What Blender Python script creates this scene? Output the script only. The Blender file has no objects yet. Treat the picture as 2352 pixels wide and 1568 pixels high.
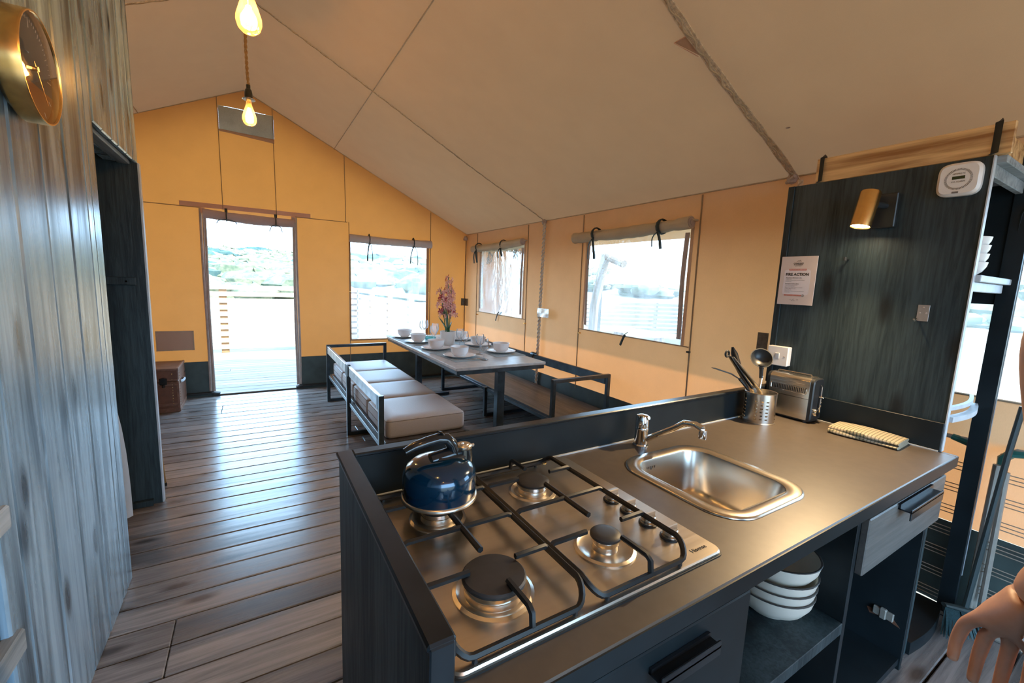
import bpy, math, random
from mathutils import Vector, Matrix
random.seed(7)
PI = math.pi
sc = bpy.context.scene
COL = sc.collection

# ------------------------------------------------------------------ camera, sky, sun, exposure
cam_d = bpy.data.cameras.new('camera')
cam = bpy.data.objects.new('camera', cam_d)
COL.objects.link(cam)
sc.camera = cam
cam_d.sensor_width = 36.0
cam_d.lens = 980.0 / 2352.0 * 36.0
cam_d.clip_start = 0.02
cam_d.clip_end = 900
yaw, pit, rol = math.radians(31.375), math.radians(7.796), math.radians(2.242)
fw = Vector((math.sin(yaw) * math.cos(pit), math.cos(yaw) * math.cos(pit), -math.sin(pit)))
rt = Vector((math.cos(yaw), -math.sin(yaw), 0))
up = rt.cross(fw)
rt2 = rt * math.cos(rol) + up * math.sin(rol)
up2 = up * math.cos(rol) - rt * math.sin(rol)
M3 = Matrix((rt2, up2, -fw)).transposed()
cam.matrix_world = Matrix.Translation((0, 0, 1.34)) @ M3.to_4x4()

SKY = 7.0
SUN = 10.0
BULB_W = 5.8
SPOT_W = 54
w = bpy.data.worlds.new('sky')
sc.world = w
w.use_nodes = True
bg = w.node_tree.nodes['Background']
bg.inputs[0].default_value = (0.42, 0.70, 1.0, 1)
bg.inputs[1].default_value = SKY

sun_d = bpy.data.lights.new('sun', 'SUN')
sun_d.energy = SUN
sun_d.angle = 0.01
sun_d.color = (1.0, 0.93, 0.8)
sun = bpy.data.objects.new('sun', sun_d)
COL.objects.link(sun)
sun.rotation_euler = Vector((-0.42, 0.62, -0.9)).to_track_quat('-Z', 'Y').to_euler()

sc.view_settings.view_transform = 'Standard'
sc.view_settings.look = 'None'
sc.view_settings.gamma = 1
sc.view_settings.exposure = 0.82
sc.view_settings.use_curve_mapping = False
sc.cycles.max_bounces = 10
sc.cycles.diffuse_bounces = 5
sc.cycles.glossy_bounces = 4
sc.cycles.transparent_max_bounces = 16
sc.cycles.transmission_bounces = 6
sc.cycles.sample_clamp_indirect = 6.0
sc.cycles.caustics_reflective = False
sc.cycles.caustics_refractive = False

# ------------------------------------------------------------------ materials
def new_mat(name):
    m = bpy.data.materials.new(name)
    m.use_nodes = True
    nt = m.node_tree
    return m, nt, nt.nodes['Principled BSDF']

def coords(nt, scale=(1, 1, 1), rnd=True):
    tc = nt.nodes.new('ShaderNodeTexCoord')
    mp = nt.nodes.new('ShaderNodeMapping')
    mp.inputs['Scale'].default_value = scale
    if rnd:
        oi = nt.nodes.new('ShaderNodeObjectInfo')
        ml = nt.nodes.new('ShaderNodeVectorMath'); ml.operation = 'SCALE'
        ml.inputs[0].default_value = (7.3, 11.1, 5.7)
        nt.links.new(oi.outputs['Random'], ml.inputs['Scale'])
        ad = nt.nodes.new('ShaderNodeVectorMath'); ad.operation = 'ADD'
        nt.links.new(tc.outputs['Object'], ad.inputs[0])
        nt.links.new(ml.outputs[0], ad.inputs[1])
        nt.links.new(ad.outputs[0], mp.inputs['Vector'])
    else:
        nt.links.new(tc.outputs['Object'], mp.inputs['Vector'])
    return mp.outputs[0]

def noise(nt, vec, scale, detail=4, rough=0.55, dist=0.0):
    n = nt.nodes.new('ShaderNodeTexNoise')
    n.inputs['Scale'].default_value = scale
    n.inputs['Detail'].default_value = detail
    n.inputs['Roughness'].default_value = rough
    n.inputs['Distortion'].default_value = dist
    nt.links.new(vec, n.inputs['Vector'])
    return n.outputs['Fac']

def ramp(nt, fac, stops):
    r = nt.nodes.new('ShaderNodeValToRGB')
    e = r.color_ramp.elements
    while len(e) < len(stops):
        e.new(0.5)
    for i, (p, c) in enumerate(stops):
        e[i].position = p
        e[i].color = (*c, 1) if len(c) == 3 else c
    nt.links.new(fac, r.inputs[0])
    return r.outputs[0]

def mixc(nt, a, b, fac, mode='MIX'):
    m = nt.nodes.new('ShaderNodeMix'); m.data_type = 'RGBA'; m.blend_type = mode
    for sock, v in ((m.inputs[6], a), (m.inputs[7], b), (m.inputs[0], fac)):
        if isinstance(v, (int, float)):
            sock.default_value = v
        elif isinstance(v, tuple):
            sock.default_value = (*v, 1)
        else:
            nt.links.new(v, sock)
    return m.outputs[2]

def bump(nt, h, p, strength=0.2, dist=0.002):
    b = nt.nodes.new('ShaderNodeBump')
    b.inputs['Strength'].default_value = strength
    b.inputs['Distance'].default_value = dist
    nt.links.new(h, b.inputs['Height'])
    nt.links.new(b.outputs[0], p.inputs['Normal'])
    return b

def plain(name, c, rough=0.5, metal=0.0, var=0.12, nscale=18, bmp=0.0, spec=0.5, coat=0.0):
    m, nt, p = new_mat(name)
    v = coords(nt)
    f = noise(nt, v, nscale, 4)
    lo = tuple(x * (1 - var) for x in c); hi = tuple(min(1, x * (1 + var)) for x in c)
    nt.links.new(ramp(nt, f, [(0.3, lo), (0.7, hi)]), p.inputs['Base Color'])
    p.inputs['Roughness'].default_value = rough
    p.inputs['Metallic'].default_value = metal
    p.inputs['Specular IOR Level'].default_value = spec
    p.inputs['Coat Weight'].default_value = coat
    if bmp:
        bump(nt, f, p, bmp)
    return m

def brushed(name, c, rough=0.3, axis=(4, 160, 160)):
    m, nt, p = new_mat(name)
    v = coords(nt, axis)
    f = noise(nt, v, 1.0, 3)
    nt.links.new(ramp(nt, f, [(0.3, tuple(x * .95 for x in c)), (0.7, c)]), p.inputs['Base Color'])
    nt.links.new(ramp(nt, f, [(0.2, (rough * .92,) * 3), (0.8, (rough * 1.1,) * 3)]), p.inputs['Roughness'])
    p.inputs['Metallic'].default_value = 1.0
    return m

def wood(name, c1, c2, axis=0, rough=0.45, grain=60, streak=3.0, knots=0.0, kcol=(.03, .03, .03), bmp=0.25, cvar=0.25, contrast=(0.3, 0.7), spec=0.5, rvar=0.3, kscale=4.5):
    """grain runs along the local axis 0/1/2"""
    m, nt, p = new_mat(name)
    s = [1.0, 1.0, 1.0]; s[axis] = 0.06
    v = coords(nt, tuple(s))
    wob = noise(nt, v, 6, 2)
    fine = noise(nt, v, grain, 5, 0.62, 0.6)
    big = noise(nt, v, streak * 4, 3, 0.5, 1.2)
    h = nt.nodes.new('ShaderNodeMix'); h.data_type = 'FLOAT'; h.inputs[0].default_value = 0.5
    nt.links.new(fine, h.inputs[2]); nt.links.new(big, h.inputs[3])
    col = ramp(nt, h.outputs[0], [(contrast[0], c1), (contrast[1], c2)])
    if knots:
        sep = nt.nodes.new('ShaderNodeSeparateXYZ'); nt.links.new(coords(nt), sep.inputs[0])
        st = nt.nodes.new('ShaderNodeMath'); st.operation = 'MULTIPLY'; st.inputs[1].default_value = 0.36
        nt.links.new(sep.outputs[axis], st.inputs[0])
        cb = nt.nodes.new('ShaderNodeCombineXYZ')
        nt.links.new(sep.outputs[1 if axis != 1 else 0], cb.inputs[0]); nt.links.new(st.outputs[0], cb.inputs[1])
        vo = nt.nodes.new('ShaderNodeTexVoronoi'); vo.voronoi_dimensions = '2D'; vo.inputs['Scale'].default_value = kscale
        nt.links.new(cb.outputs[0], vo.inputs['Vector'])
        kf = ramp(nt, vo.outputs['Distance'], [(0.045, (knots,) * 3), (0.13, (0, 0, 0))])
        col = mixc(nt, col, kcol, kf)
    oi = nt.nodes.new('ShaderNodeObjectInfo')
    br = ramp(nt, oi.outputs['Random'], [(0, (1 - cvar,) * 3), (1, (1 + cvar,) * 3)])
    col = mixc(nt, col, br, 1.0, 'MULTIPLY')
    nt.links.new(col, p.inputs['Base Color'])
    nt.links.new(ramp(nt, h.outputs[0], [(0.3, (min(1, rough * (1 + rvar)),) * 3), (0.7, (rough * (1 - rvar),) * 3)]), p.inputs['Roughness'])
    p.inputs['Specular IOR Level'].default_value = spec
    if bmp:
        bump(nt, fine, p, bmp, 0.002)
    return m

def canvas(name, refl, trans, tw=0.5, weave=420, blotch=0.06):
    """woven tent cloth: part of the light is thrown back, part shines through"""
    m, nt, p = new_mat(name)
    nt.nodes.remove(p)
    out = nt.nodes['Material Output']
    v = coords(nt, (1, 1, 1), False)
    f = noise(nt, v, 5, 4)
    f2 = noise(nt, coords(nt, (1, 1, 0.25), False), weave, 2)
    ff = nt.nodes.new('ShaderNodeMix'); ff.data_type = 'FLOAT'; ff.inputs[0].default_value = 0.4
    nt.links.new(f, ff.inputs[2]); nt.links.new(f2, ff.inputs[3])
    d = nt.nodes.new('ShaderNodeBsdfDiffuse'); t = nt.nodes.new('ShaderNodeBsdfTranslucent')
    for nd, c in ((d, refl), (t, trans)):
        nt.links.new(ramp(nt, ff.outputs[0], [(0.3, tuple(x * (1 - blotch) for x in c)), (0.7, tuple(min(1, x * (1 + blotch)) for x in c))]), nd.inputs[0])
    b = nt.nodes.new('ShaderNodeBump'); b.inputs['Strength'].default_value = 0.12; b.inputs['Distance'].default_value = 0.002
    nt.links.new(ff.outputs[0], b.inputs['Height'])
    nt.links.new(b.outputs[0], d.inputs['Normal'])
    mx = nt.nodes.new('ShaderNodeMixShader'); mx.inputs[0].default_value = tw
    nt.links.new(d.outputs[0], mx.inputs[1]); nt.links.new(t.outputs[0], mx.inputs[2])
    nt.links.new(mx.outputs[0], out.inputs[0])
    return m

def thin_glass(name, tint=(1, 1, 1), haze=0.0, hazecol=(1, 1, 1), ior=1.45, rough=0.02, bmp=0.0, bscale=6):
    m, nt, p = new_mat(name)
    nt.nodes.remove(p)
    out = nt.nodes['Material Output']
    tr = nt.nodes.new('ShaderNodeBsdfTransparent'); tr.inputs[0].default_value = (*tint, 1)
    gl = nt.nodes.new('ShaderNodeBsdfGlossy'); gl.inputs['Roughness'].default_value = rough
    fr = nt.nodes.new('ShaderNodeFresnel'); fr.inputs[0].default_value = ior
    mx = nt.nodes.new('ShaderNodeMixShader')
    nt.links.new(fr.outputs[0], mx.inputs[0])
    nt.links.new(tr.outputs[0], mx.inputs[1]); nt.links.new(gl.outputs[0], mx.inputs[2])
    last = mx.outputs[0]
    if bmp:
        v = coords(nt, (1, 1, 0.35), False)
        f = noise(nt, v, bscale, 3, 0.5, 1.5)
        b = nt.nodes.new('ShaderNodeBump'); b.inputs['Strength'].default_value = bmp; b.inputs['Distance'].default_value = 0.03
        nt.links.new(f, b.inputs['Height'])
        nt.links.new(b.outputs[0], gl.inputs['Normal']); nt.links.new(b.outputs[0], fr.inputs['Normal'])
    if haze:
        tl = nt.nodes.new('ShaderNodeBsdfTranslucent'); tl.inputs[0].default_value = (*hazecol, 1)
        v = coords(nt, (1, 1, 0.3), False)
        hz = ramp(nt, noise(nt, v, 7, 4, 0.6, 1.0), [(0.35, (haze * .6,) * 3), (0.72, (min(1, haze * 1.7),) * 3)])
        m2 = nt.nodes.new('ShaderNodeMixShader')
        nt.links.new(hz, m2.inputs[0])
        nt.links.new(last, m2.inputs[1]); nt.links.new(tl.outputs[0], m2.inputs[2])
        last = m2.outputs[0]
    nt.links.new(last, out.inputs[0])
    return m

def emit(name, c, s):
    m, nt, p = new_mat(name)
    p.inputs['Base Color'].default_value = (*c, 1)
    p.inputs['Emission Color'].default_value = (*c, 1)
    p.inputs['Emission Strength'].default_value = s
    return m

M = {}
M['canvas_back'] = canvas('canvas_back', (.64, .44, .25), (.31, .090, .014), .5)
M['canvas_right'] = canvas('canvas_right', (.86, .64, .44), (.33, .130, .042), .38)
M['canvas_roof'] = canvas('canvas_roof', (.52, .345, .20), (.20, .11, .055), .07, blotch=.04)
M['canvas_patch'] = canvas('canvas_patch', (.55, .37, .27), (.4, .22, .12), .1)
M['skirt'] = plain('skirt_pvc', (.052, .075, .072), .55, var=.25, nscale=7, bmp=.2)
M['skirt_black'] = plain('skirt_black_pvc', (.02, .022, .022), .5, var=.2)
M['seam'] = plain('seam_thread', (.30, .21, .13), .8)
M['roof_seam'] = plain('roof_seam', (.46, .36, .25), .8)
M['strip'] = canvas('reinforcement_strip', (.80, .48, .36), (.5, .25, .15), .1)
M['webbing'] = plain('webbing', (.60, .48, .35), .75, var=.35, nscale=60, bmp=.4)
M['cord_black'] = plain('tie_cord', (.02, .032, .034), .7)
M['blind'] = canvas('blind_cloth', (.66, .56, .42), (.5, .4, .28), .25, blotch=.12)
M['flap'] = canvas('door_flap_cloth', (.62, .48, .45), (.5, .36, .33), .25, blotch=.1)
M['blind_grey'] = canvas('blind_grey_cloth', (.68, .58, .54), (.5, .4, .36), .25, blotch=.1)
M['zip'] = plain('zip_tape', (.42, .34, .30), .7, var=.15, nscale=12)
M['pvc_clear'] = thin_glass('clear_pvc', (.97, .97, .97), .12, (.95, .96, .97), 1.35, .05, .5)
M['pvc_hazy'] = thin_glass('hazy_pvc', (.95, .95, .95), .15, (.95, .95, .94), 1.25, .06, .35, 5)
M['mesh_net'] = canvas('insect_net', (.46, .37, .22), (.10, .085, .06), .3, blotch=.25)
M['floor'] = wood('floor_plank', (.080, .074, .074), (.32, .292, .28), 0, .24, 42, 2.2, .75, (.02, .015, .012), .05, .22, (.36, .66), .6, .45)
M['deck'] = wood('deck_plank', (.085, .068, .056), (.165, .128, .105), 0, .6, 40, 2, .5, (.08, .07, .06), .2, .12)
M['subfloor'] = plain('subfloor', (.03, .018, .01), .9)
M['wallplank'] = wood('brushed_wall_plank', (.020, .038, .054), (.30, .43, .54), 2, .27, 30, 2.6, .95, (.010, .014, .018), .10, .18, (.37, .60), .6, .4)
M['wallplank_raw'] = wood('sawn_plank_edge', (.10, .12, .13), (.42, .46, .48), 1, .7, 50, 3, .0)
M['black_oak'] = wood('black_oak_board', (.009, .018, .022), (.036, .054, .060), 2, .5, 95, 1.6, .85, (.006, .008, .009), .5, .0, (.42, .62), .35, .2)
M['black_board'] = plain('black_laminate', (.009, .014, .017), .42, var=.25, nscale=9, spec=.25)
M['black_trim'] = plain('black_metal_trim', (.022, .028, .034), .32, .6, var=.3, nscale=9, bmp=.1)
M['raw_edge'] = plain('pale_board_edge', (.46, .49, .52), .5)
M['worktop'] = plain('worktop_laminate', (.074, .059, .046), .42, var=.10, nscale=35, bmp=.03)
M['drawer_front'] = wood('grey_drawer_front', (.05, .053, .055), (.14, .133, .122), 0, .5, 60, 3, .6, (.04, .04, .04), .3, .0)
M['steel'] = brushed('brushed_steel', (.72, .66, .57), .30)
M['steel_v'] = brushed('brushed_steel_upright', (.60, .57, .53), .26, (160, 160, 4))
M['chrome'] = plain('chrome', (.82, .82, .82), .08, 1.0, var=.03)
M['hook_metal'] = plain('pale_metal', (.34, .30, .27), .4, .35)
M['sink_steel'] = plain('satin_sink_steel', (.62, .57, .50), .27, 1.0, var=.03, nscale=3)
M['cast_iron'] = plain('cast_iron', (.009, .010, .011), .45, 0, var=.2, nscale=60, bmp=.1, spec=.35)
M['enamel'] = plain('black_enamel_cap', (.02, .02, .021), .5, var=.2, nscale=50, bmp=.05)
M['kettle_blue'] = plain('blue_enamel', (.002, .026, .058), .16, .35, var=.1, coat=.6)
M['bakelite'] = plain('black_bakelite', (.01, .012, .014), .14, var=.1)
M['black_plastic'] = plain('black_plastic', (.016, .018, .02), .42)
M['white_plastic'] = plain('white_plastic', (.78, .74, .70), .35, var=.03)
M['ceramic'] = plain('white_ceramic', (.80, .77, .75), .18, var=.03, nscale=6)
M['ceramic_cream'] = plain('cream_ceramic', (.72, .66, .57), .3, var=.04, nscale=6)
M['ceramic_rim'] = plain('dark_bowl_rim', (.03, .03, .03), .4)
M['wineglass'] = thin_glass('wine_glass', (1, 1, 1), .09, (.95, .97, 1), 1.3, .02)
M['tealglass'] = thin_glass('teal_glass', (.45, .75, .72), .25, (.35, .6, .6), 1.5, .03)
M['slate'] = plain('slate_mat', (.28, .34, .36), .55, var=.2)
M['cushion'] = plain('cushion_cloth', (.45, .44, .45), .5, var=.05, nscale=120, bmp=.1, spec=.6)
M['piping'] = plain('cushion_seam', (.25, .22, .20), .85)
M['bench_metal'] = plain('dark_steel_tube', (.040, .062, .078), .30, .25, var=.4, nscale=14)
M['bench_rail'] = plain('worn_steel_rail', (.46, .47, .48), .34, .85, var=.35, nscale=16)
M['bench_seat'] = wood('brown_bench_board', (.040, .035, .033), (.085, .074, .068), 1, .36, 70, 3, .3, (.03, .02, .02), .15, .05)
M['table_top'] = plain('grey_concrete_look_top', (.46, .43, .40), .30, var=.18, nscale=22, bmp=.1)
M['trunk'] = plain('brown_fibre_trunk', (.15, .065, .038), .5, var=.25, nscale=14, bmp=.15)
M['trunk_trim'] = plain('trunk_edge', (.20, .10, .065), .45, var=.25, nscale=30)
M['brass'] = plain('brushed_brass', (.78, .48, .17), .27, 1.0, var=.06, nscale=90)
M['clock_face'] = plain('clock_face_grey', (.085, .085, .088), .85, var=.04, spec=.05)
M['clock_low'] = plain('clock_face_copper', (.24, .105, .045), .85, var=.05, spec=.05)
M['clock_glass'] = thin_glass('clock_glass', (.97, .97, .97), 0, ior=1.03)
M['pine'] = wood('pine_board', (.30, .13, .04), (.78, .50, .23), 1, .5, 30, 4.5, .0, bmp=.1, cvar=.05, contrast=(.38, .58))
M['pine_end'] = plain('pine_end_grain', (.75, .52, .27), .6)
M['jute'] = plain('jute_rope', (.50, .27, .10), .9, var=.3, nscale=300, bmp=.5)
M['bakelite_socket'] = plain('dark_socket', (.045, .038, .022), .3)
M['bulb_glass'] = thin_glass('amber_bulb_glass', (1.0, .84, .55), .07, (1, .6, .2), 1.45, .02)
M['filament'] = emit('filament', (1.0, .62, .22), 120)
M['lamp_face'] = emit('lamp_lens', (1.0, .80, .52), 60)
M['paper'] = plain('printed_card', (.62, .50, .44), .5, var=.02)
M['paper_white'] = plain('card_panel', (.68, .60, .60), .5, var=.02)
M['ink'] = plain('black_ink', (.015, .015, .015), .6)
M['ink_red'] = plain('red_ink', (.55, .13, .07), .6)
M['ink_grey'] = plain('grey_ink', (.16, .14, .13), .6)
M['lcd'] = plain('lcd_screen', (.045, .05, .02), .2)
M['airer_tube'] = plain('grey_painted_tube', (.27, .25, .22), .4, .2)
M['airer_wire'] = plain('wire', (.42, .38, .32), .4, .4)
M['airer_joint'] = plain('green_plastic_joint', (.025, .13, .11), .4)
M['broom_head'] = plain('dark_broom_head', (.02, .035, .038), .5)
M['bristle'] = plain('broom_bristles', (.025, .06, .068), .7, var=.4, nscale=200)
M['curtain'] = plain('white_sheet', (.46, .50, .54), .9, var=.05)
M['pot'] = plain('white_plant_pot', (.78, .76, .72), .35, var=.03)
M['soil'] = plain('soil', (.04, .025, .015), .9)
M['leaf'] = plain('strap_leaf', (.035, .12, .045), .4, var=.35, nscale=30)
M['petal'] = canvas('pink_petal', (.80, .45, .42), (.5, .2, .18), .3, blotch=.25)
M['petal_dark'] = canvas('crimson_petal', (.42, .08, .11), (.3, .04, .05), .3, blotch=.3)
M['larch'] = plain('pale_larch', (.44, .33, .21), .7, var=.12, nscale=9)
M['larch_post'] = plain('larch_post', (.24, .12, .05), .7, var=.15, nscale=9)
M['silver_tape'] = plain('silver_tape', (.66, .66, .66), .3, .5, var=.3, nscale=50, bmp=.5)
M['tape_brown'] = plain('brown_tape', (.13, .10, .065), .5, var=.3, nscale=50)
M['fur'] = plain('blank', (.5, .5, .5))
M['skin'] = plain('skin', (.60, .33, .22), .5, var=.1, nscale=30)
M['shirt'] = plain('olive_shirt', (.09, .10, .07), .85)
M['shorts'] = plain('navy_shorts', (.03, .04, .06), .85)
M['hair'] = plain('brown_hair', (.05, .03, .015), .6)
M['tattoo'] = plain('tattoo_ink', (.10, .09, .08), .6)

def towel_mat():
    m, nt, p = new_mat('checked_towel')
    tc = nt.nodes.new('ShaderNodeTexCoord')
    sp = nt.nodes.new('ShaderNodeSeparateXYZ')
    nt.links.new(tc.outputs['Object'], sp.inputs[0])
    vals = []
    for k in (0, 1):
        a = nt.nodes.new('ShaderNodeMath'); a.operation = 'MULTIPLY'; a.inputs[1].default_value = 2 * PI / .0105
        nt.links.new(sp.outputs[k], a.inputs[0])
        s = nt.nodes.new('ShaderNodeMath'); s.operation = 'SINE'
        nt.links.new(a.outputs[0], s.inputs[0])
        g = nt.nodes.new('ShaderNodeMath'); g.operation = 'GREATER_THAN'; g.inputs[1].default_value = .45
        nt.links.new(s.outputs[0], g.inputs[0])
        vals.append(g.outputs[0])
    ad = nt.nodes.new('ShaderNodeMath'); ad.operation = 'ADD'
    nt.links.new(vals[0], ad.inputs[0]); nt.links.new(vals[1], ad.inputs[1])
    ml = nt.nodes.new('ShaderNodeMath'); ml.operation = 'MULTIPLY'; ml.inputs[1].default_value = .5
    nt.links.new(ad.outputs[0], ml.inputs[0])
    nt.links.new(ramp(nt, ml.outputs[0], [(0, (.38, .32, .23)), (.5, (.20, .175, .11)), (1, (.05, .06, .04))]), p.inputs['Base Color'])
    p.inputs['Roughness'].default_value = .9
    return m
M['towel'] = towel_mat()

def hill_mat(name, a, b, sc_=.5):
    m, nt, p = new_mat(name)
    v = coords(nt, (1, 1, 1), False)
    f = noise(nt, v, sc_, 6, .65)
    nt.links.new(ramp(nt, f, [(.38, a), (.62, b)]), p.inputs['Base Color'])
    p.inputs['Roughness'].default_value = .9
    return m
M['hill'] = hill_mat('heath_hill', (.105, .10, .062), (.15, .135, .09))
M['ground'] = hill_mat('dry_ground', (.115, .098, .062), (.18, .152, .10), 1.5)
M['bush'] = hill_mat('heath_bush', (.050, .070, .040), (.125, .125, .078), 2.0)
M['bush_dark'] = hill_mat('dark_heath_bush', (.008, .040, .045), (.035, .065, .055), 2.0)
M['tent_white'] = plain('pale_fly_sheet', (.20, .175, .15), .8)
M['log'] = plain('grey_log', (.13, .10, .08), .8, var=.2)

# ------------------------------------------------------------------ mesh builder
class MB:
    def __init__(s):
        s.v = []; s.f = []
    def add(s, vs, fs):
        o = len(s.v)
        s.v += [Vector(p) for p in vs]
        s.f += [tuple(i + o for i in f) for f in fs]
        return s
    def merge(s, o, mat=None):
        vs = [mat @ p for p in o.v] if mat is not None else o.v
        return s.add(vs, o.f)
    def xf(s, mat):
        s.v = [mat @ p for p in s.v]
        return s
    def box(s, x0, x1, y0, y1, z0, z1, b=0.0):
        if x0 > x1: x0, x1 = x1, x0
        if y0 > y1: y0, y1 = y1, y0
        if z0 > z1: z0, z1 = z1, z0
        if b <= 0:
            vs = [(x, y, z) for x in (x0, x1) for y in (y0, y1) for z in (z0, z1)]
            return s.add(vs, [(0, 1, 3, 2), (4, 6, 7, 5), (0, 4, 5, 1), (2, 3, 7, 6), (0, 2, 6, 4), (1, 5, 7, 3)])
        b = min(b, (x1 - x0) * .49, (y1 - y0) * .49, (z1 - z0) * .49)
        X = (x0, x1); Y = (y0, y1); Z = (z0, z1)
        vs = []; idx = {}
        for i in (0, 1):
            for j in (0, 1):
                for k in (0, 1):
                    c = (X[i], Y[j], Z[k]); d = (b if i == 0 else -b, b if j == 0 else -b, b if k == 0 else -b)
                    for a in range(3):
                        q = [c[t] + (0 if t == a else d[t]) for t in range(3)]
                        idx[(i, j, k, a)] = len(vs); vs.append(q)
        fs = []
        I = idx
        for i in (0, 1):
            q = [I[(i, 0, 0, 0)], I[(i, 1, 0, 0)], I[(i, 1, 1, 0)], I[(i, 0, 1, 0)]]
            fs.append(q if i else q[::-1])
            q = [I[(0, i, 0, 1)], I[(0, i, 1, 1)], I[(1, i, 1, 1)], I[(1, i, 0, 1)]]
            fs.append(q if i else q[::-1])
            q = [I[(0, 0, i, 2)], I[(1, 0, i, 2)], I[(1, 1, i, 2)], I[(0, 1, i, 2)]]
            fs.append(q if i else q[::-1])
        for i in (0, 1):
            for j in (0, 1):
                fs.append([I[(i, j, 0, 0)], I[(i, j, 1, 0)], I[(i, j, 1, 1)], I[(i, j, 0, 1)]])
                fs.append([I[(i, 0, j, 0)], I[(i, 1, j, 0)], I[(i, 1, j, 2)], I[(i, 0, j, 2)]])
                fs.append([I[(0, i, j, 1)], I[(1, i, j, 1)], I[(1, i, j, 2)], I[(0, i, j, 2)]])
        for i in (0, 1):
            for j in (0, 1):
                for k in (0, 1):
                    fs.append([I[(i, j, k, 0)], I[(i, j, k, 1)], I[(i, j, k, 2)]])
        return s.add(vs, fs)
    def tube(s, pts, r, n=8, closed=False, cap=True, rad=None, flat=None, phase=0.0):
        pts = [Vector(p) for p in pts]
        N = len(pts)
        tang = []
        for i in range(N):
            a = pts[(i - 1) % N] if (closed or i > 0) else pts[i]
            b_ = pts[(i + 1) % N] if (closed or i < N - 1) else pts[i]
            t = (b_ - a)
            tang.append(t.normalized() if t.length > 1e-9 else Vector((0, 0, 1)))
        ref = Vector((0, 0, 1)) if abs(tang[0].z) < .9 else Vector((1, 0, 0))
        nrm = (ref - tang[0] * ref.dot(tang[0])).normalized()
        vs = []
        for i in range(N):
            nrm = (nrm - tang[i] * nrm.dot(tang[i]))
            nrm = nrm.normalized() if nrm.length > 1e-6 else tang[i].orthogonal().normalized()
            bn = tang[i].cross(nrm)
            rr = rad[i] if rad else r
            ra, rb = (rr, rr) if flat is None else (rr * flat[0], rr * flat[1])
            for k in range(n):
                a = 2 * PI * k / n + phase
                vs.append(pts[i] + nrm * (math.cos(a) * ra) + bn * (math.sin(a) * rb))
        fs = []
        for i in range(N if closed else N - 1):
            j = (i + 1) % N
            for k in range(n):
                l = (k + 1) % n
                fs.append((i * n + k, i * n + l, j * n + l, j * n + k))
        if cap and not closed:
            fs.append(tuple(range(n))[::-1]); fs.append(tuple((N - 1) * n + k for k in range(n)))
        return s.add(vs, fs)
    def rod(s, a, b, wd, ht=None):
        """square bar from a to b"""
        ht = ht or wd
        return s.tube([a, b], 1, 4, flat=(ht * .7071, wd * .7071), phase=PI / 4)
    def lathe(s, prof, n=24, c=(0, 0, 0), mat=None):
        vs = []; fs = []; rings = []
        for r, z in prof:
            if r < 1e-6:
                rings.append([len(vs)]); vs.append(Vector((0, 0, z)))
            else:
                rings.append(list(range(len(vs), len(vs) + n)))
                vs += [Vector((r * math.cos(2 * PI * k / n), r * math.sin(2 * PI * k / n), z)) for k in range(n)]
        for a, b_ in zip(rings, rings[1:]):
            for k in range(n):
                l = (k + 1) % n
                if len(a) == 1 and len(b_) == 1: continue
                if len(a) == 1: fs.append((a[0], b_[l], b_[k]))
                elif len(b_) == 1: fs.append((a[k], a[l], b_[0]))
                else: fs.append((a[k], a[l], b_[l], b_[k]))
        if mat is not None: vs = [mat @ p for p in vs]
        c = Vector(c)
        return s.add([p + c for p in vs], fs)
    def prism(s, poly, z0, z1, b=0.0):
        """vertical prism over an xy polygon (counter clockwise), top edge bevelled by b"""
        n = len(poly)
        cx = sum(p[0] for p in poly) / n; cy = sum(p[1] for p in poly) / n
        loops = [[(x, y, z0) for x, y in poly]]
        if b:
            loops.append([(x, y, z1 - b) for x, y in poly])
            ins = []
            for x, y in poly:
                d = Vector((cx - x, cy - y)); L = d.length; d = d / L * b
                ins.append((x + d.x, y + d.y, z1))
            loops.append(ins)
        else:
            loops.append([(x, y, z1) for x, y in poly])
        vs = [p for l in loops for p in l]
        fs = [tuple(range(n))[::-1], tuple((len(loops) - 1) * n + k for k in range(n))]
        for i in range(len(loops) - 1):
            for k in range(n):
                l = (k + 1) % n
                fs.append((i * n + k, i * n + l, (i + 1) * n + l, (i + 1) * n + k))
        return s.add(vs, fs)
    def loft(s, loops, cap0=False, cap1=False):
        n = len(loops[0]); vs = [p for l in loops for p in l]; fs = []
        for i in range(len(loops) - 1):
            for k in range(n):
                l = (k + 1) % n
                fs.append((i * n + k, i * n + l, (i + 1) * n + l, (i + 1) * n + k))
        if cap0: fs.append(tuple(range(n))[::-1])
        if cap1: fs.append(tuple((len(loops) - 1) * n + k for k in range(n)))
        return s.add(vs, fs)
    def quad(s, a, b, c, d):
        return s.add([a, b, c, d], [(0, 1, 2, 3)])
    def grid(s, fn, nu, nv):
        vs = [fn(i / nu, j / nv) for i in range(nu + 1) for j in range(nv + 1)]
        fs = [(i * (nv + 1) + j, (i + 1) * (nv + 1) + j, (i + 1) * (nv + 1) + j + 1, i * (nv + 1) + j + 1) for i in range(nu) for j in range(nv)]
        return s.add(vs, fs)
    def mesh(s, name, m, off=(0, 0, 0), ang=35):
        off = Vector(off)
        me = bpy.data.meshes.new(name)
        me.from_pydata([p - off for p in s.v], [], s.f)
        for p_ in me.polygons: p_.use_smooth = True
        me.set_sharp_from_angle(angle=math.radians(ang))
        me.materials.append(M[m] if isinstance(m, str) else m)
        me.update()
        return me

ORI = {}
def link(name, me, parent=None, loc=None):
    o = bpy.data.objects.new(name, me)
    COL.objects.link(o)
    if parent is not None: o.parent = parent
    if loc is not None: o.location = loc
    return o

def origin(o):
    v = Vector((0, 0, 0))
    while o is not None:
        v = v + o.location
        o = o.parent
    return v

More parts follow.
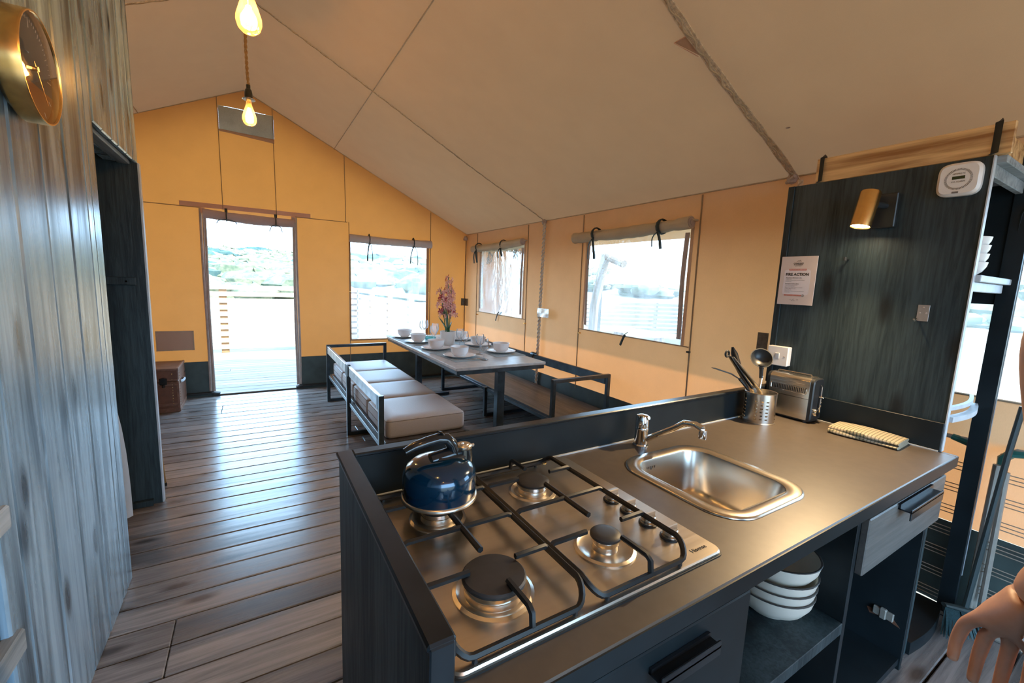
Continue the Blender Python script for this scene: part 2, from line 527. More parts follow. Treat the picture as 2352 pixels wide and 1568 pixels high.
def part(name, mb, m, parent, label=None, ang=35):
    """mesh given in world coordinates, child of parent"""
    o = link(name, mb.mesh(name, m, origin(parent), ang), parent)
    if label: o['label'] = label
    return o

def tag(o, label, cat, group=None):
    o['label'] = label; o['category'] = cat
    if group: o['group'] = group
    return o

def thing(name, label, cat, loc=(0, 0, 0), group=None):
    o = bpy.data.objects.new(name, None)
    o.empty_display_size = .05
    COL.objects.link(o); o.location = loc
    return tag(o, label, cat, group)

def struct(name, mb, m, loc=(0, 0, 0), ang=35):
    o = link(name, mb.mesh(name, m, loc, ang), None, loc)
    o['kind'] = 'structure'
    return o

def copy_tree(o, parent=None):
    c = o.copy(); COL.objects.link(c)
    if parent is not None: c.parent = parent
    for ch in list(o.children): copy_tree(ch, c)
    return c

def rrect(x0, x1, y0, y1, r, n=6):
    out = []
    for cx, cy, a0 in ((x1 - r, y0 + r, -PI / 2), (x1 - r, y1 - r, 0), (x0 + r, y1 - r, PI / 2), (x0 + r, y0 + r, PI)):
        for k in range(n + 1):
            a = a0 + PI / 2 * k / n
            out.append((cx + r * math.cos(a), cy + r * math.sin(a)))
    return out

def text_mb(s, size, align='CENTER', extrude=0.0003, bold=0.0):
    cu = bpy.data.curves.new('txt', 'FONT')
    cu.body = s; cu.size = size; cu.align_x = align; cu.align_y = 'CENTER'; cu.extrude = extrude
    cu.offset = bold; cu.resolution_u = 2
    o = bpy.data.objects.new('txt', cu)
    COL.objects.link(o)
    dg = bpy.context.evaluated_depsgraph_get()
    me = bpy.data.meshes.new_from_object(o.evaluated_get(dg))
    mb = MB().add([v.co.copy() for v in me.vertices], [tuple(p.vertices) for p in me.polygons])
    bpy.data.objects.remove(o); bpy.data.curves.remove(cu); bpy.data.meshes.remove(me)
    return mb

def frame_mat(o, ex, ey, ez):
    """matrix taking local axes to ex, ey, ez at o"""
    m = Matrix((Vector(ex), Vector(ey), Vector(ez))).transposed().to_4x4()
    m.translation = Vector(o)
    return m

# ------------------------------------------------------------------ shell of the tent
XR, XL, YB, YF, EAVE, RIDGE = 2.585, -2.585, 5.55, -2.2, 1.98, 3.22
SL = (RIDGE - EAVE) / XR

# floor: bearers under separate planks
fl = struct('floor', MB().box(XL, XR, YF, YB + .02, -.10, -.034), 'subfloor')
PITCH = .1425
def plank_rows(parent, x0, x1, y0, y1, mat, joints=True):
    cache = {}
    n = int(round((y1 - y0) / PITCH))
    for i in range(n):
        y = y0 + i * PITCH
        cuts = [x0, x1]
        if joints:
            c = random.choice((-1.35, -.3, .75, .95, 1.4, 1.7, None, None))
            if c is not None and x0 + .3 < c < x1 - .3: cuts = [x0, c, x1]
        for a, b in zip(cuts, cuts[1:]):
            L = round(b - a - .003, 3)
            if L not in cache:
                cache[L] = MB().box(0, L, 0, PITCH - .007, -.03, 0, .0035).mesh('plank', mat)
            link('plank', cache[L], parent, (a, y, random.uniform(-.0012, 0)))
plank_rows(fl, XL + .01, XR - .01, YF, YB + .01, 'floor')

deck = struct('deck', MB().box(-3.0, 3.4, YB + .03, 7.86, -.38, -.04), 'subfloor')
plank_rows(deck, -3.0, 3.4, YB + .03, 7.86, 'deck')

# back wall: sewn canvas sheets around the doorway and the window
BZ = .378
def yq(mb, x0, x1, z0, z1, y=YB):
    return mb.quad((x0, y, z0), (x1, y, z0), (x1, y, z1), (x0, y, z1))
b = MB()
yq(b, XL, -.405, BZ, EAVE); yq(b, .435, 1.025, BZ, EAVE)
yq(b, 1.025, 2.03, BZ, .56); yq(b, 1.025, 2.03, 1.81, EAVE); yq(b, 2.03, XR, BZ, EAVE)
yq(b, -.405, .435, 1.95, EAVE)
b.add([(XL, YB, EAVE), (-.234, YB, EAVE), (-.234, YB, RIDGE - .234 * SL)], [(0, 1, 2)])
b.add([(.26, YB, EAVE), (XR, YB, EAVE), (.26, YB, RIDGE - .26 * SL)], [(0, 1, 2)])
yq(b, -.234, .26, EAVE, 2.77)
b.add([(-.234, YB, 3.02), (.26, YB, 3.02), (.26, YB, RIDGE - .26 * SL), (0, YB, RIDGE), (-.234, YB, RIDGE - .234 * SL)], [(0, 1, 2, 3, 4)])
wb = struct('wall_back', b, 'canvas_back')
part('vent_net', yq(MB(), -.234, .26, 2.77, 3.02, YB + .004), 'mesh_net', wb, 'grey see-through gauze vent')
part('vent_flap', MB().grid(lambda u, v: (-.234 + .494 * u, YB - .005 - .03 * math.sin(PI * v) * (.3 + .7 * u), 2.79 - .045 * v * (.4 + .6 * u) - .01 * u), 12, 4), 'canvas_patch', wb, 'folded vent flap')
part('skirt', MB().box(XL, -.405, YB - .004, YB + .004, .0, BZ).box(.435, XR, YB - .004, YB + .004, .0, BZ), 'skirt', wb, 'dark green waterproof skirt')
part('skirt_hem', MB().tube([(XL, YB - .012, .03), (-.9, YB - .012, .03), (-.41, YB - .014, .03)], .014, 6).tube([(.44, YB - .014, .03), (1.4, YB - .012, .03), (XR, YB - .012, .03)], .014, 6), 'skirt_black', wb)
def seam(pts, parent, wdt=.011, m='seam'):
    mb = MB()
    for a, c in zip(pts, pts[1:]): mb.rod(a, c, wdt, .006)
    return part('seam', mb, m, parent)
for x, z0, z1 in ((-.235, 1.985, 3.10), (.258, 1.985, 3.09), (.985, 1.985, 2.74), (1.02, .02, 1.985), (2.052, .38, 2.22)):
    seam([(x, YB - .004, z0), (x - .008 if z1 > 2.5 else x, YB - .004, z1)], wb)
seam([(XL, YB - .004, 1.983), (-.41, YB - .004, 1.983)], wb)
seam([(.44, YB - .004, 1.985), (1.0, YB - .004, 1.985)], wb)
seam([(1.02, YB - .004, .556), (2.05, YB - .004, .556)], wb, .008)
seam([(XL, YB - .004, EAVE + .002), (0, YB - .004, RIDGE - .006), (XR, YB - .004, EAVE + .002)], wb, .008, 'roof_seam')
part('reinforcement_strip', MB().box(-.60, .60, YB - .006, YB - .002, 1.988, 2.034), 'strip', wb, 'pinkish reinforcement strip above the doorway')
part('patch', MB().box(-.863, -.548, YB - .007, YB - .003, .508, .714), 'canvas_patch', wb, 'sewn brown rectangular patch')
mb = MB()
for (a, c, d, e) in ((-.863, -.548, .706, .714), (-.863, -.548, .508, .516), (-.863, -.855, .508, .714), (-.556, -.548, .508, .714)):
    mb.box(a, c, YB - .011, YB - .007, d, e)
part('patch_hem', mb, 'roof_seam', wb)
part('toggle', MB().box(1.016, 1.03, YB - .02, YB, 1.155, 1.165).box(2.02, 2.034, YB - .02, YB, 1.165, 1.175), 'brass', wb)

# doorway
dr = bpy.data.objects.new('door_1', None); COL.objects.link(dr); dr.location = (.015, YB, 0); dr['kind'] = 'structure'
def zip_strip(x, side, bot):
    mb = MB()
    for k, (o, wd) in enumerate(((0, .020), (.020, .012), (.034, .018))):
        mb.tube([(x + side * o + .004 * math.sin(3 * z + k), YB - .012 - .006 * k, z) for z in [bot + (1.975 - bot) * t / 14 for t in range(15)]], wd * .6, 6, flat=(1, .5))
    return mb
part('zip_strip', zip_strip(-.43, 1, .05), 'zip', dr, 'left zip edge of the doorway')
part('zip_strip', zip_strip(.45, -1, .05), 'zip', dr, 'right zip edge of the doorway')
part('zip_end', MB().tube([(-.415, YB - .035, .03), (-.345, YB - .04, .02)], .022, 6).tube([(.40, YB - .04, .02), (.47, YB - .035, .03)], .022, 6), 'skirt_black', dr)
def roll(p0, p1, r, sag=.0, lump=.05, n=22, ns=12, seed=0):
    rs = random.Random(seed)
    p0 = Vector(p0); p1 = Vector(p1)
    pts = []; rad = []
    for i in range(n + 1):
        t = i / n
        p = p0.lerp(p1, t); p.z -= sag * 4 * t * (1 - t)
        pts.append(p); rad.append(r * (1 + lump * rs.uniform(-1, 1) + lump * math.sin(9 * t + seed)))
    return MB().tube(pts, r, ns, rad=rad)
fr = part('rolled_flap', roll((-.405, YB - .055, 1.925), (.425, YB - .055, 1.905), .048, .012, .05, seed=3), 'flap', dr, 'rolled-up brown door flap')
def tie(x, y, z, parent, spread, ln, r=.05, seed=1, axis=0):
    rs = random.Random(seed)
    mb = MB()
    def P(u, out, zz): return (x + u, y - out, zz) if axis == 0 else (x - out, y + u, zz)
    ring = [P(0, r * math.cos(a) * 1.08, z + r * math.sin(a) * 1.08) for a in [2 * PI * k / 12 for k in range(12)]]
    mb.tube(ring, .017, 4, closed=True, flat=(.35, 1))
    for sgn in (-1, 1):
        L = ln * rs.uniform(.75, 1.1)
        pts = [P(sgn * spread * (1 - (1 - t) ** 2) * rs.uniform(.95, 1.05), r * .9 + .012 * math.sin(PI * t), z - r * .9 - L * t * t * .6 - L * .4 * t) for t in [k / 7 for k in range(8)]]
        mb.tube(pts, .011, 4, flat=(.4, 1))
    return part('tie', mb, 'cord_black', parent)
tie(-.205, YB - .055, 1.922, fr, .085, .04, seed=2)
tie(.245, YB - .055, 1.912, fr, .06, .075, seed=5)
part('tape_loop', MB().box(-.222, -.196, YB - .012, YB - .004, 1.95, 2.0).box(.235, .262, YB - .012, YB - .004, 1.93, 1.99), 'cord_black', fr)
part('top_guide', MB().box(-.43, -.39, YB - .02, YB - .005, 1.93, 1.985, .004).box(.40, .445, YB - .02, YB - .005, 1.92, 1.985, .004), 'strip', dr)

# window in the back wall
def empty_struct(name, loc):
    o = bpy.data.objects.new(name, None); COL.objects.link(o); o.location = loc; o['kind'] = 'structure'; return o
w1 = empty_struct('window_1', (1.53, YB, .56))
part('pane', yq(MB(), 1.03, 2.02, .56, 1.815, YB + .002), 'pvc_clear', w1, 'clear plastic window sheet')
part('frame_edge', MB().box(1.022, 1.036, YB - .006, YB + .006, .56, 1.81).box(1.998, 2.03, YB - .006, YB + .006, .56, 1.81).box(1.022, 2.03, YB - .006, YB + .006, .553, .566), 'canvas_back', w1)
r1 = part('rolled_blind', roll((1.015, YB - .05, 1.80), (2.045, YB - .05, 1.80), .046, .01, .06, seed=6), 'blind_grey', w1, 'rolled grey-beige blind')
tie(1.245, YB - .05, 1.80, r1, .03, .26, .05, 3); tie(1.80, YB - .05, 1.80, r1, .05, .24, .05, 9)
part('roll_core', MB().tube([(1.012, YB - .05, 1.80), (1.016, YB - .05, 1.80)], .03, 10).tube([(2.044, YB - .05, 1.80), (2.048, YB - .05, 1.80)], .03, 10), 'zip', r1)

# right wall
b = MB()
def xq(mb, y0, y1, z0, z1, x=XR):
    return mb.quad((x, y0, z0), (x, y1, z0), (x, y1, z1), (x, y0, z1))
WIN = [(4.03, 5.13), (1.92, 3.01), (-.55, .62)]
ys = [YF] + sorted([v for p in WIN for v in p]) + [YB]
for i in range(0, len(ys) - 1):
    a, c = ys[i], ys[i + 1]
    if (a, c) in [tuple(p) for p in WIN]:
        xq(b, a, c, BZ, .95); xq(b, a, c, 1.765, EAVE)
    else:
        xq(b, a, c, BZ, EAVE)
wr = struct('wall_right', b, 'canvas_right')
part('skirt', MB().grid(lambda u, v: (XR - .004 - .012 * (1 - v) * (1 + math.sin(u * 120)), YF + (YB - YF) * u, BZ * v + .035 * v * (u * (YB - YF) + YF > 2.3) ), 160, 2), 'skirt', wr, 'dark green waterproof skirt')
for y, z0 in ((5.19, .38), (3.96, .38), (3.05, .38), (1.855, .38)):
    seam([(XR - .004, y, z0), (XR - .004, y + .02, EAVE - .01)], wr, .009)
for (a, c), s_ in zip(WIN, (.06, .045, .05)):
    seam([(XR - .004, a - s_, .945), (XR - .004, c + s_, .945)], wr, .012)
seam([(XR - .004, YF, EAVE), (XR - .004, YB, EAVE)], wr, .01, 'roof_seam')
for y, z in ((5.144, .903), (3.966, .903), (3.03, .908), (1.866, .913)):
    part('toggle', MB().box(XR - .022, XR, y - .012, y + .012, z - .006, z + .006, .002), 'brass' if y > 2.9 else 'skirt_black', wr)
def side_window(idx, a, c, tieys, seed, hazy=True):
    o = empty_struct('window_%d' % idx, (XR, (a + c) / 2, .95))
    part('pane', MB().grid(lambda u, v: (XR + .004 + .012 * math.sin(PI * u) * math.sin(PI * v), a + (c - a) * u, .945 + .83 * v), 16, 10), 'pvc_hazy' if hazy else 'pvc_clear', o, 'creased clear plastic window sheet')
    for y, s_ in ((a + .035, 1), (c - .035, -1)):
        mb = MB()
        for k in range(2):
            mb.tube([(XR - .008 - .004 * k, y + s_ * .016 * k + .006 * math.sin(z * 7 + seed), z) for z in [.99 + .74 * t / 12 for t in range(13)]], .010, 5, flat=(.4, 1))
        part('zip_strip', mb, 'zip', o)
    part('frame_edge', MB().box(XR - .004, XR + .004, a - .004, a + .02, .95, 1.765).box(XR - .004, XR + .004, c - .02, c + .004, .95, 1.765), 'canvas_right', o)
    rb = part('rolled_blind', roll((XR - .05, a - .01, 1.79), (XR - .05, c + .11, 1.765), .044, .012, .12, 26, 12, seed), 'blind', o, 'rolled-up olive canvas blind')
    part('blind_cuff', MB().box(XR - .05, XR - .002, a - .03, c + .06, 1.80, 1.812), 'blind', rb)
    part('roll_end', MB().tube([(XR - .05, a - .016, 1.79), (XR - .05, a - .010, 1.79)], .036, 12).tube([(XR - .05, a - .022, 1.79), (XR - .05, a - .016, 1.79)], .02, 10), 'zip', rb)
    for k, y in enumerate(tieys):
        tie(XR - .05, y, 1.782, rb, .04, .11 + .06 * k, .048, seed + k, 1)
    m_ = (a + c) / 2
    part('tie_tab', MB().tube([(XR - .012, m_, .96), (XR - .02, m_ + .01, .93), (XR - .022, m_ + .035, .87)], .012, 4, flat=(.3, 1)).tube([(XR - .012, m_ - .03, .985), (XR - .018, m_, .96)], .01, 4, flat=(.3, 1)), 'cord_black', o)
    return o
side_window(2, 4.03, 5.13, (4.43, 5.07), 11)
side_window(3, 1.92, 3.01, (2.15, 2.84), 23)
side_window(4, -.55, .62, (-.2, .4), 31)
# front gable wall behind the viewpoint, its unseen opening widened for cool daylight
b = MB()
for x0, x1, z0, z1 in ((XL, -1.2, 0, EAVE), (2.2, XR, 0, EAVE)):
    yq(b, x0, x1, z0, z1, YF)
b.add([(XL, YF, EAVE), (XR, YF, EAVE), (0, YF, RIDGE)], [(0, 1, 2)])
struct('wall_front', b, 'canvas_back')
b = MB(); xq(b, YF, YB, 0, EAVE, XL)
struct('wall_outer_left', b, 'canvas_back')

# roof sheet with overhang
b = MB()
def roofz(x): return RIDGE - SL * abs(x)
for sgn in (1, -1):
    b.grid(lambda u, v: (sgn * 3.05 * u, YF - .3 + (YB + .35 - YF + .3) * v, roofz(3.05 * u) - .006 * math.sin(PI * min(1, u * 1.18)) * math.sin(6 * PI * v) ** 2), 10, 40)
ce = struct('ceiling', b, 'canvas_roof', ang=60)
for sgn in (1, -1):
    part('seam', MB().rod((sgn * .873, YF, roofz(.873) - .008), (sgn * .868, YB, roofz(.868) - .008), .007, .003), 'roof_seam', ce)
part('mark', MB().box(2.238, 2.252, 1.19, 1.205, roofz(2.24) - .012, roofz(2.24) - .009), 'zip', ce)
def rafter(idx, y, wd, strands, sgn_list=(1, -1)):
    mb = MB(); cords = MB()
    for sgn in sgn_list:
        for k in range(strands):
            oy = (k - (strands - 1) / 2) * wd / strands
            pts = []
            for i in range(31):
                x = XR * i / 30
                pts.append((sgn * x, y + oy + .010 * math.sin(4 * x + 1.0) + .003 * math.sin(23 * x + k), roofz(x) - .016 - .010 * math.sin(PI * x / XR)))
            mb.tube(pts, wd / strands * .52, 5, flat=(.45, 1))
        pts = [(sgn * XR * i / 150, y + wd * .22 * math.sin(i * 1.1) + .010 * math.sin(4 * XR * i / 150 + 1), roofz(XR * i / 150) - .016 - .010 * math.sin(PI * i / 150) - wd * .22) for i in range(151)]
        cords.tube(pts, wd * .09, 5)
    o = struct('trim_%d' % idx, mb, 'webbing')
    part('lacing_cord', cords, 'roof_seam', o)
    part('knot', MB().lathe([(0, -.03), (.02, -.02), (.028, 0), (.02, .02), (0, .03)], 8, (XR - .025, y, EAVE - .015)).tube([(XR - .06, y - .03, EAVE - .01), (XR - .02, y + .03, EAVE - .03)], .010, 6), 'zip', o)
    return o
rafter(1, 3.66, .021, 3)
rafter(2, 1.31, .042, 4)
# corner patch sewn beside the near strap
mb = MB().grid(lambda u, v: (1.64 + .10 * u, 1.335 + .075 * v * (1 - .8 * u), roofz(1.64 + .10 * u) - .010 - .012 * math.sin(PI * u) * math.sin(PI * v)), 6, 6)
part('sewn_patch', mb, 'canvas_patch', ce, 'small sewn corner patch')
part('patch_stitching', MB().tube([(1.64, 1.34, roofz(1.64) - .013), (1.64, 1.41, roofz(1.64) - .013), (1.74, 1.355, roofz(1.74) - .013)], .002, 4), 'strip', ce)
# laced poles up the right wall
def pole(idx, y, z0):
    mb = MB()
    mb.tube([(XR - .028, y + .03 * (1 - z / 2), z) for z in (z0, 1.0, EAVE - .03)], .013, 8)
    o = struct('trim_%d' % idx, mb, 'webbing')
    c = MB()
    for ph in (0, PI):
        c.tube([(XR - .028 + .014 * math.cos(z * 75 + ph), y + .03 * (1 - z / 2) + .014 * math.sin(z * 75 + ph), z) for z in [z0 + (EAVE - .04 - z0) * t / 260 for t in range(261)]], .0045, 4)
    part('rope', c, 'roof_seam' if idx == 4 else 'curtain', o, 'pale twisted rope')
    return o
p3 = pole(3, 3.645, 0)
part('silver_tape', MB().grid(lambda u, v: (XR - .05 + .006 * math.sin(9 * u) * math.cos(7 * v), 3.475 + .20 * u, 1.005 + .09 * v), 8, 5), 'silver_tape', p3, 'crumpled silver tape patch')
p4 = pole(4, 1.262, 0)
part('brown_tape', MB().box(XR - .048, XR - .043, 1.325, 1.385, 1.01, 1.11), 'tape_brown', p4)
cp = struct('trim_5', MB().tube([(XR - .02, YB - .02, 0), (XR - .025, YB - .02, 1.0), (XR - .02, YB - .02, EAVE - .02)], .009, 6), 'seam')
part('brown_tape', MB().box(XR - .085, XR - .03, YB - .036, YB - .032, 1.0, 1.10).box(XR - .03, XR + .01 - .02, YB - .10, YB - .032, 1.0, 1.10), 'tape_brown', cp, 'brown tape round the corner cord')
part('knot', MB().lathe([(0, -.03), (.03, -.02), (.035, 0), (.02, .03), (0, .035)], 8, (XR - .04, YB - .04, EAVE - .06)), 'zip', cp)

# ------------------------------------------------------------------ left partition of upright boards
PX = -.495
pl = struct('wall_left', MB().box(PX - .06, PX - .024, 1.31, 2.29, 0, roofz(.55) - .01).box(PX - .06, PX - .024, 2.29, 3.06, 1.90, roofz(.55) - .01).box(PX - .06, PX - .024, -1.9, .32, 0, roofz(.55) - .01).box(PX - .06, PX - .024, .32, 1.31, 2.15, roofz(.55) - .01), 'black_board')
edges = [1.31, 1.402, 1.588, 1.772, 1.958, 2.146, 2.21, 2.30]
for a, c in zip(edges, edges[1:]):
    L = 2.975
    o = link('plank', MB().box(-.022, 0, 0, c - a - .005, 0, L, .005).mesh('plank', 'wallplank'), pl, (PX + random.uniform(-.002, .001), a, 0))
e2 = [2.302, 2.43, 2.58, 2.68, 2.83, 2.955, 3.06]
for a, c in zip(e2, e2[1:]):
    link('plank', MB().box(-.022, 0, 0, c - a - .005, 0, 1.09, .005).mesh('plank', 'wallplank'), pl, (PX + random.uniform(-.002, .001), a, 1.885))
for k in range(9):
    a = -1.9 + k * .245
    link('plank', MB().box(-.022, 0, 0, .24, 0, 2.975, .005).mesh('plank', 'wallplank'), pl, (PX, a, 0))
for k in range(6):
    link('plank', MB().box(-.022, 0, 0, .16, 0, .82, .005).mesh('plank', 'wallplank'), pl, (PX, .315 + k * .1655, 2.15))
part('lintel', MB().box(PX - .075, PX - .026, 2.30, 3.02, 1.872, 1.905, .003), 'wallplank_raw', pl, 'rough sawn underside of the lintel')
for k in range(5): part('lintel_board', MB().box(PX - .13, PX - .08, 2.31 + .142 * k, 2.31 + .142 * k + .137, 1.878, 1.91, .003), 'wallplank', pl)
part('curtain_rail', MB().tube([(PX - .16, 2.2, 1.85), (PX - .16, 2.62, 1.85)], .02, 8), 'bench_rail', pl)
for z in (.475, .78):
    part('rail', MB().box(PX - .02, PX + .012, .34, 1.338, z - .028, z + .028, .004), 'wallplank_raw', pl, 'horizontal grey rail across the near opening')
# dark reveal beyond the doorway
wi = struct('wall_inner', MB().box(XL + .02, PX + .002, 3.02, 3.055, 0, 1.885).box(XL + .02, PX - .02, 3.02, 3.055, 1.885, 2.9 - .75), 'black_oak')
part('edge_strip', MB().box(PX + .002, PX + .010, 3.022, 3.058, .0, 1.885, .001), 'raw_edge', wi, 'pale raw board edge')
part('batten', MB().box(-.80, -.532, 3.0, 3.02, 1.25, 1.292, .003), 'black_oak', wi)
part('screw', MB().lathe([(0, 0), (.005, 0), (.005, .002), (0, .002)], 8, mat=frame_mat((-.57, 3.0, 1.27), (1, 0, 0), (0, 0, 1), (0, -1, 0))), 'chrome', wi)
part('foot_block', MB().box(-.62, -.53, 2.99, 3.02, 0, .035, .003), 'black_oak', wi)
struct('wall_inner_front', MB().box(XL + .02, PX - .06, -1.9, -1.86, 0, 2.2), 'black_board')
struct('ceiling_inner', MB().box(XL + .02, PX - .06, -1.9, 3.05, 2.2, 2.23), 'black_board')
struct('wall_inner_left', MB().box(XL + .02, XL + .05, -1.86, 3.02, 0, 2.2), 'black_board')

# ------------------------------------------------------------------ outside: ground, heath, fence
def gz(x, y):
    d = max(0.0, math.hypot(x * .8, y) - 26)
    return -.40 - .0 + (d * .052 if d < 140 else 140 * .052 + (d - 140) * .01)
b = MB()
def gfun(u, v):
    y = -30 + 230 * (v ** 1.7) if False else -40 + 260 * v
    x = -160 + 380 * u
    return (x, y, gz(x, y) + .25 * math.sin(x * .21 + y * .13) * min(1, max(0, (math.hypot(x, y) - 26) / 20)))
b.grid(gfun, 76, 60)
g = struct('ground', b, 'ground', ang=80)
def blob(seed, sx, sy, sz):
    rs = random.Random(seed); mb = MB()
    for k in range(7):
        cx, cy, cz = rs.uniform(-.5, .5) * sx, rs.uniform(-.5, .5) * sy, rs.uniform(.0, .5) * sz
        r = rs.uniform(.3, .5)
        n1, n2 = 7, 9
        vs = []
        for i in range(n1 + 1):
            th = PI * i / n1
            for j in range(n2):
                ph = 2 * PI * j / n2
                q = r * rs.uniform(.78, 1.22)
                vs.append((cx + sx * q * math.sin(th) * math.cos(ph), cy + sy * q * math.sin(th) * math.sin(ph), cz + sz * q * math.cos(th)))
        fs = [(i * n2 + j, i * n2 + (j + 1) % n2, (i + 1) * n2 + (j + 1) % n2, (i + 1) * n2 + j) for i in range(n1) for j in range(n2)]
        mb.add(vs, fs)
    return mb
heath = MB(); heath_d = MB()
rs = random.Random(5)
for k in range(420):
    y = rs.uniform(30, 150); x = rs.uniform(-.35, .62) * y + rs.uniform(-4, 4)
    s_ = rs.uniform(1.0, 2.4) * (1 + y / 120)
    (heath_d if rs.random() < .22 else heath).merge(blob(k, s_ * 1.6, s_, s_ * .7), Matrix.Translation((x, y, gz(x, y))))
for k in range(120):
    x = rs.uniform(32, 120); y = rs.uniform(.1, 1.2) * x
    s_ = rs.uniform(1.0, 2.2) * (1 + x / 120)
    heath.merge(blob(k + 900, s_ * 1.4, s_ * 1.4, s_ * .7), Matrix.Translation((x, y, gz(x, y))))
o = link('heath_shrubs', heath.mesh('heath_shrubs', 'bush')); o['kind'] = 'stuff'; tag(o, 'sunlit green heath shrubs covering the far hillside', 'shrubs')
o = link('dark_shrubs', heath_d.mesh('dark_shrubs', 'bush_dark')); o['kind'] = 'stuff'; tag(o, 'darker blue-green shrub clumps among the far hillside heath', 'shrubs')

fence = thing('slatted_fence', 'pale timber slatted fence beyond the deck, seen through doorway', 'fence', (0, 11, -.4))
for k in range(10):
    z = 1.015 - .143 * k
    part('rail', MB().box(-4.2, 2.2, 11.0, 11.03, z - .048, z + .048, .004), 'larch', fence)
for x in (-3.4, -2.0, -.56, .9, 2.12):
    part('post', MB().box(x - .06, x + .08, 11.03, 11.13, -.4, 1.05, .004), 'larch_post', fence)
fence2 = thing('slatted_fence', 'pale timber slatted fence running towards the tent, behind back window', 'fence', (2.4, 9, -.4))
for k in range(10):
    z = 1.015 - .143 * k
    mb = MB(); a_, c_ = Vector((2.22, 11.1, z)), Vector((2.70, 6.6, z)); mb.rod(a_, c_, .03, .096)
    part('rail', mb, 'larch', fence2)
for t in (.18, .42, .66, .92):
    p = Vector((2.30, 11.1, 0)).lerp(Vector((2.78, 6.6, 0)), t)
    part('post', MB().box(p.x - .05, p.x + .05, p.y - .06, p.y + .06, -.4, 1.05, .004), 'larch_post', fence2)
# neighbouring pitch seen through the right-hand windows
nt_ = thing('neighbour_tent', 'pale ridge tent pitched outside the large right window', 'tent', (12, 8, -.4))
mb = MB()
for a0, a1, s_ in ((8.2, 11.5, 1), (14.8, 11.5, -1)):
    mb.quad((a0, 3.5, 1.42), (a0, 9.2, 1.42), (a1, 9.2, 3.1), (a1, 3.5, 3.1))
part('fly_sheet', mb, 'tent_white', nt_)
part('tent_wall', MB().box(8.8, 14.2, 3.8, 5.6, -.4, 1.5), 'canvas_patch', nt_)
for y in (3.7, 9.1):
    part('pole', MB().tube([(8.4, y, -.4), (8.4, y, 1.45)], .06, 8), 'log', nt_)
lp = thing('log_prop', 'grey forked log prop under the eaves outside large right window', 'post', (3.6, 3.95, -.4))
part('log', MB().tube([(3.62, 4.02, -.4), (3.6, 3.99, 1.1), (3.6, 3.84, 1.72)], .055, 10), 'log', lp)
part('brace', MB().tube([(3.6, 3.86, 1.70), (3.6, 3.54, 1.60)], .045, 10), 'log', lp)
pt = thing('picnic_table', 'wooden picnic table on ground outside large right window', 'table', (7.4, 6.6, -.4))
part('tabletop', MB().box(7.0, 7.8, 5.9, 7.5, .34, .38), 'larch', pt)
for y in (6.1, 7.3): part('leg', MB().rod((7.1, y, -.4), (7.35, y, .34), .08).rod((7.7, y, -.4), (7.45, y, .34), .08), 'larch_post', pt)
for x in (6.65, 8.0): part('seat', MB().box(x, x + .25, 5.9, 7.5, .03, .07), 'larch', pt)
f3 = thing('slatted_fence', 'pale timber slatted fence beyond the picnic table outside right window', 'fence', (9.5, 9.5, -.4))
for k in range(8):
    part('rail', MB().rod((7.6, 12.2, .78 - .143 * k), (14, 9.2, .78 - .143 * k), .03, .096), 'larch', f3)
for t in (.0, .35, .7, 1): 
    p = Vector((7.65, 12.25, 0)).lerp(Vector((14, 9.28, 0)), t)
    part('post', MB().box(p.x - .05, p.x + .05, p.y, p.y + .1, -.4, .85), 'larch_post', f3)

# ------------------------------------------------------------------ kitchen counter
W = .81
ep = thing('counter_end_panel', 'tall black end panel with metal capping left of the gas hob', 'panel', (.172, .72, 0))
part('panel', MB().box(.160, .184, .417, 1.028, 0, .922, .002), 'black_oak', ep)
part('capping', MB().box(.154, .190, .409, 1.034, .918, .929, .003).box(.186, .190, .411, 1.0, .90, .92), 'black_trim', ep, 'dented black metal capping')
part('capping_end', MB().box(.156, .188, .407, .412, .80, .925, .002), 'black_trim', ep)
bu = thing('back_upstand', 'long black upstand board along the back of the worktop', 'upstand', (1.1, 1.015, 0))
part('board', MB().box(.186, 2.056, 1.006, 1.030, 0, .920, .002), 'black_board', bu)
part('capping', MB().box(.19, 2.058, 1.002, 1.036, .918, .928, .003), 'black_trim', bu, 'black metal capping')
part('sealant', MB().rod((.19, 1.003, W + .002), (2.045, 1.003, W + .002), .005, .004), 'raw_edge', bu, 'thin pale line of sealant')

wt = thing('worktop', 'long dark grey laminate worktop holding hob and sink', 'worktop', (1.1, .7, .77))
def ring_slab(outer, inner, z0, z1, c=.003):
    (x0, x1, y0, y1), (a0, a1, b0, b1) = outer, inner
    O = lambda z, i: [(x0 + i, y0 + i, z), (x1 - i, y0 + i, z), (x1 - i, y1 - i, z), (x0 + i, y1 - i, z)]
    I = lambda z: [(a0, b0, z), (a1, b0, z), (a1, b1, z), (a0, b1, z)]
    return MB().loft([I(z0), O(z0, 0), O(z1 - c, 0), O(z1, c), I(z1), I(z0)])
part('slab', ring_slab((.191, 2.044, .398, 1.004), (.955, 1.257, .54, .86), .772, W), 'worktop', wt, ang=25)
part('edge_band', MB().box(.191, 2.062, .3955, .3982, .772, W - .0025), 'black_board', wt, 'black front edge band')
part('corner_piece', MB().box(2.0445, 2.062, .398, .437, .772, W, .002), 'worktop', wt)

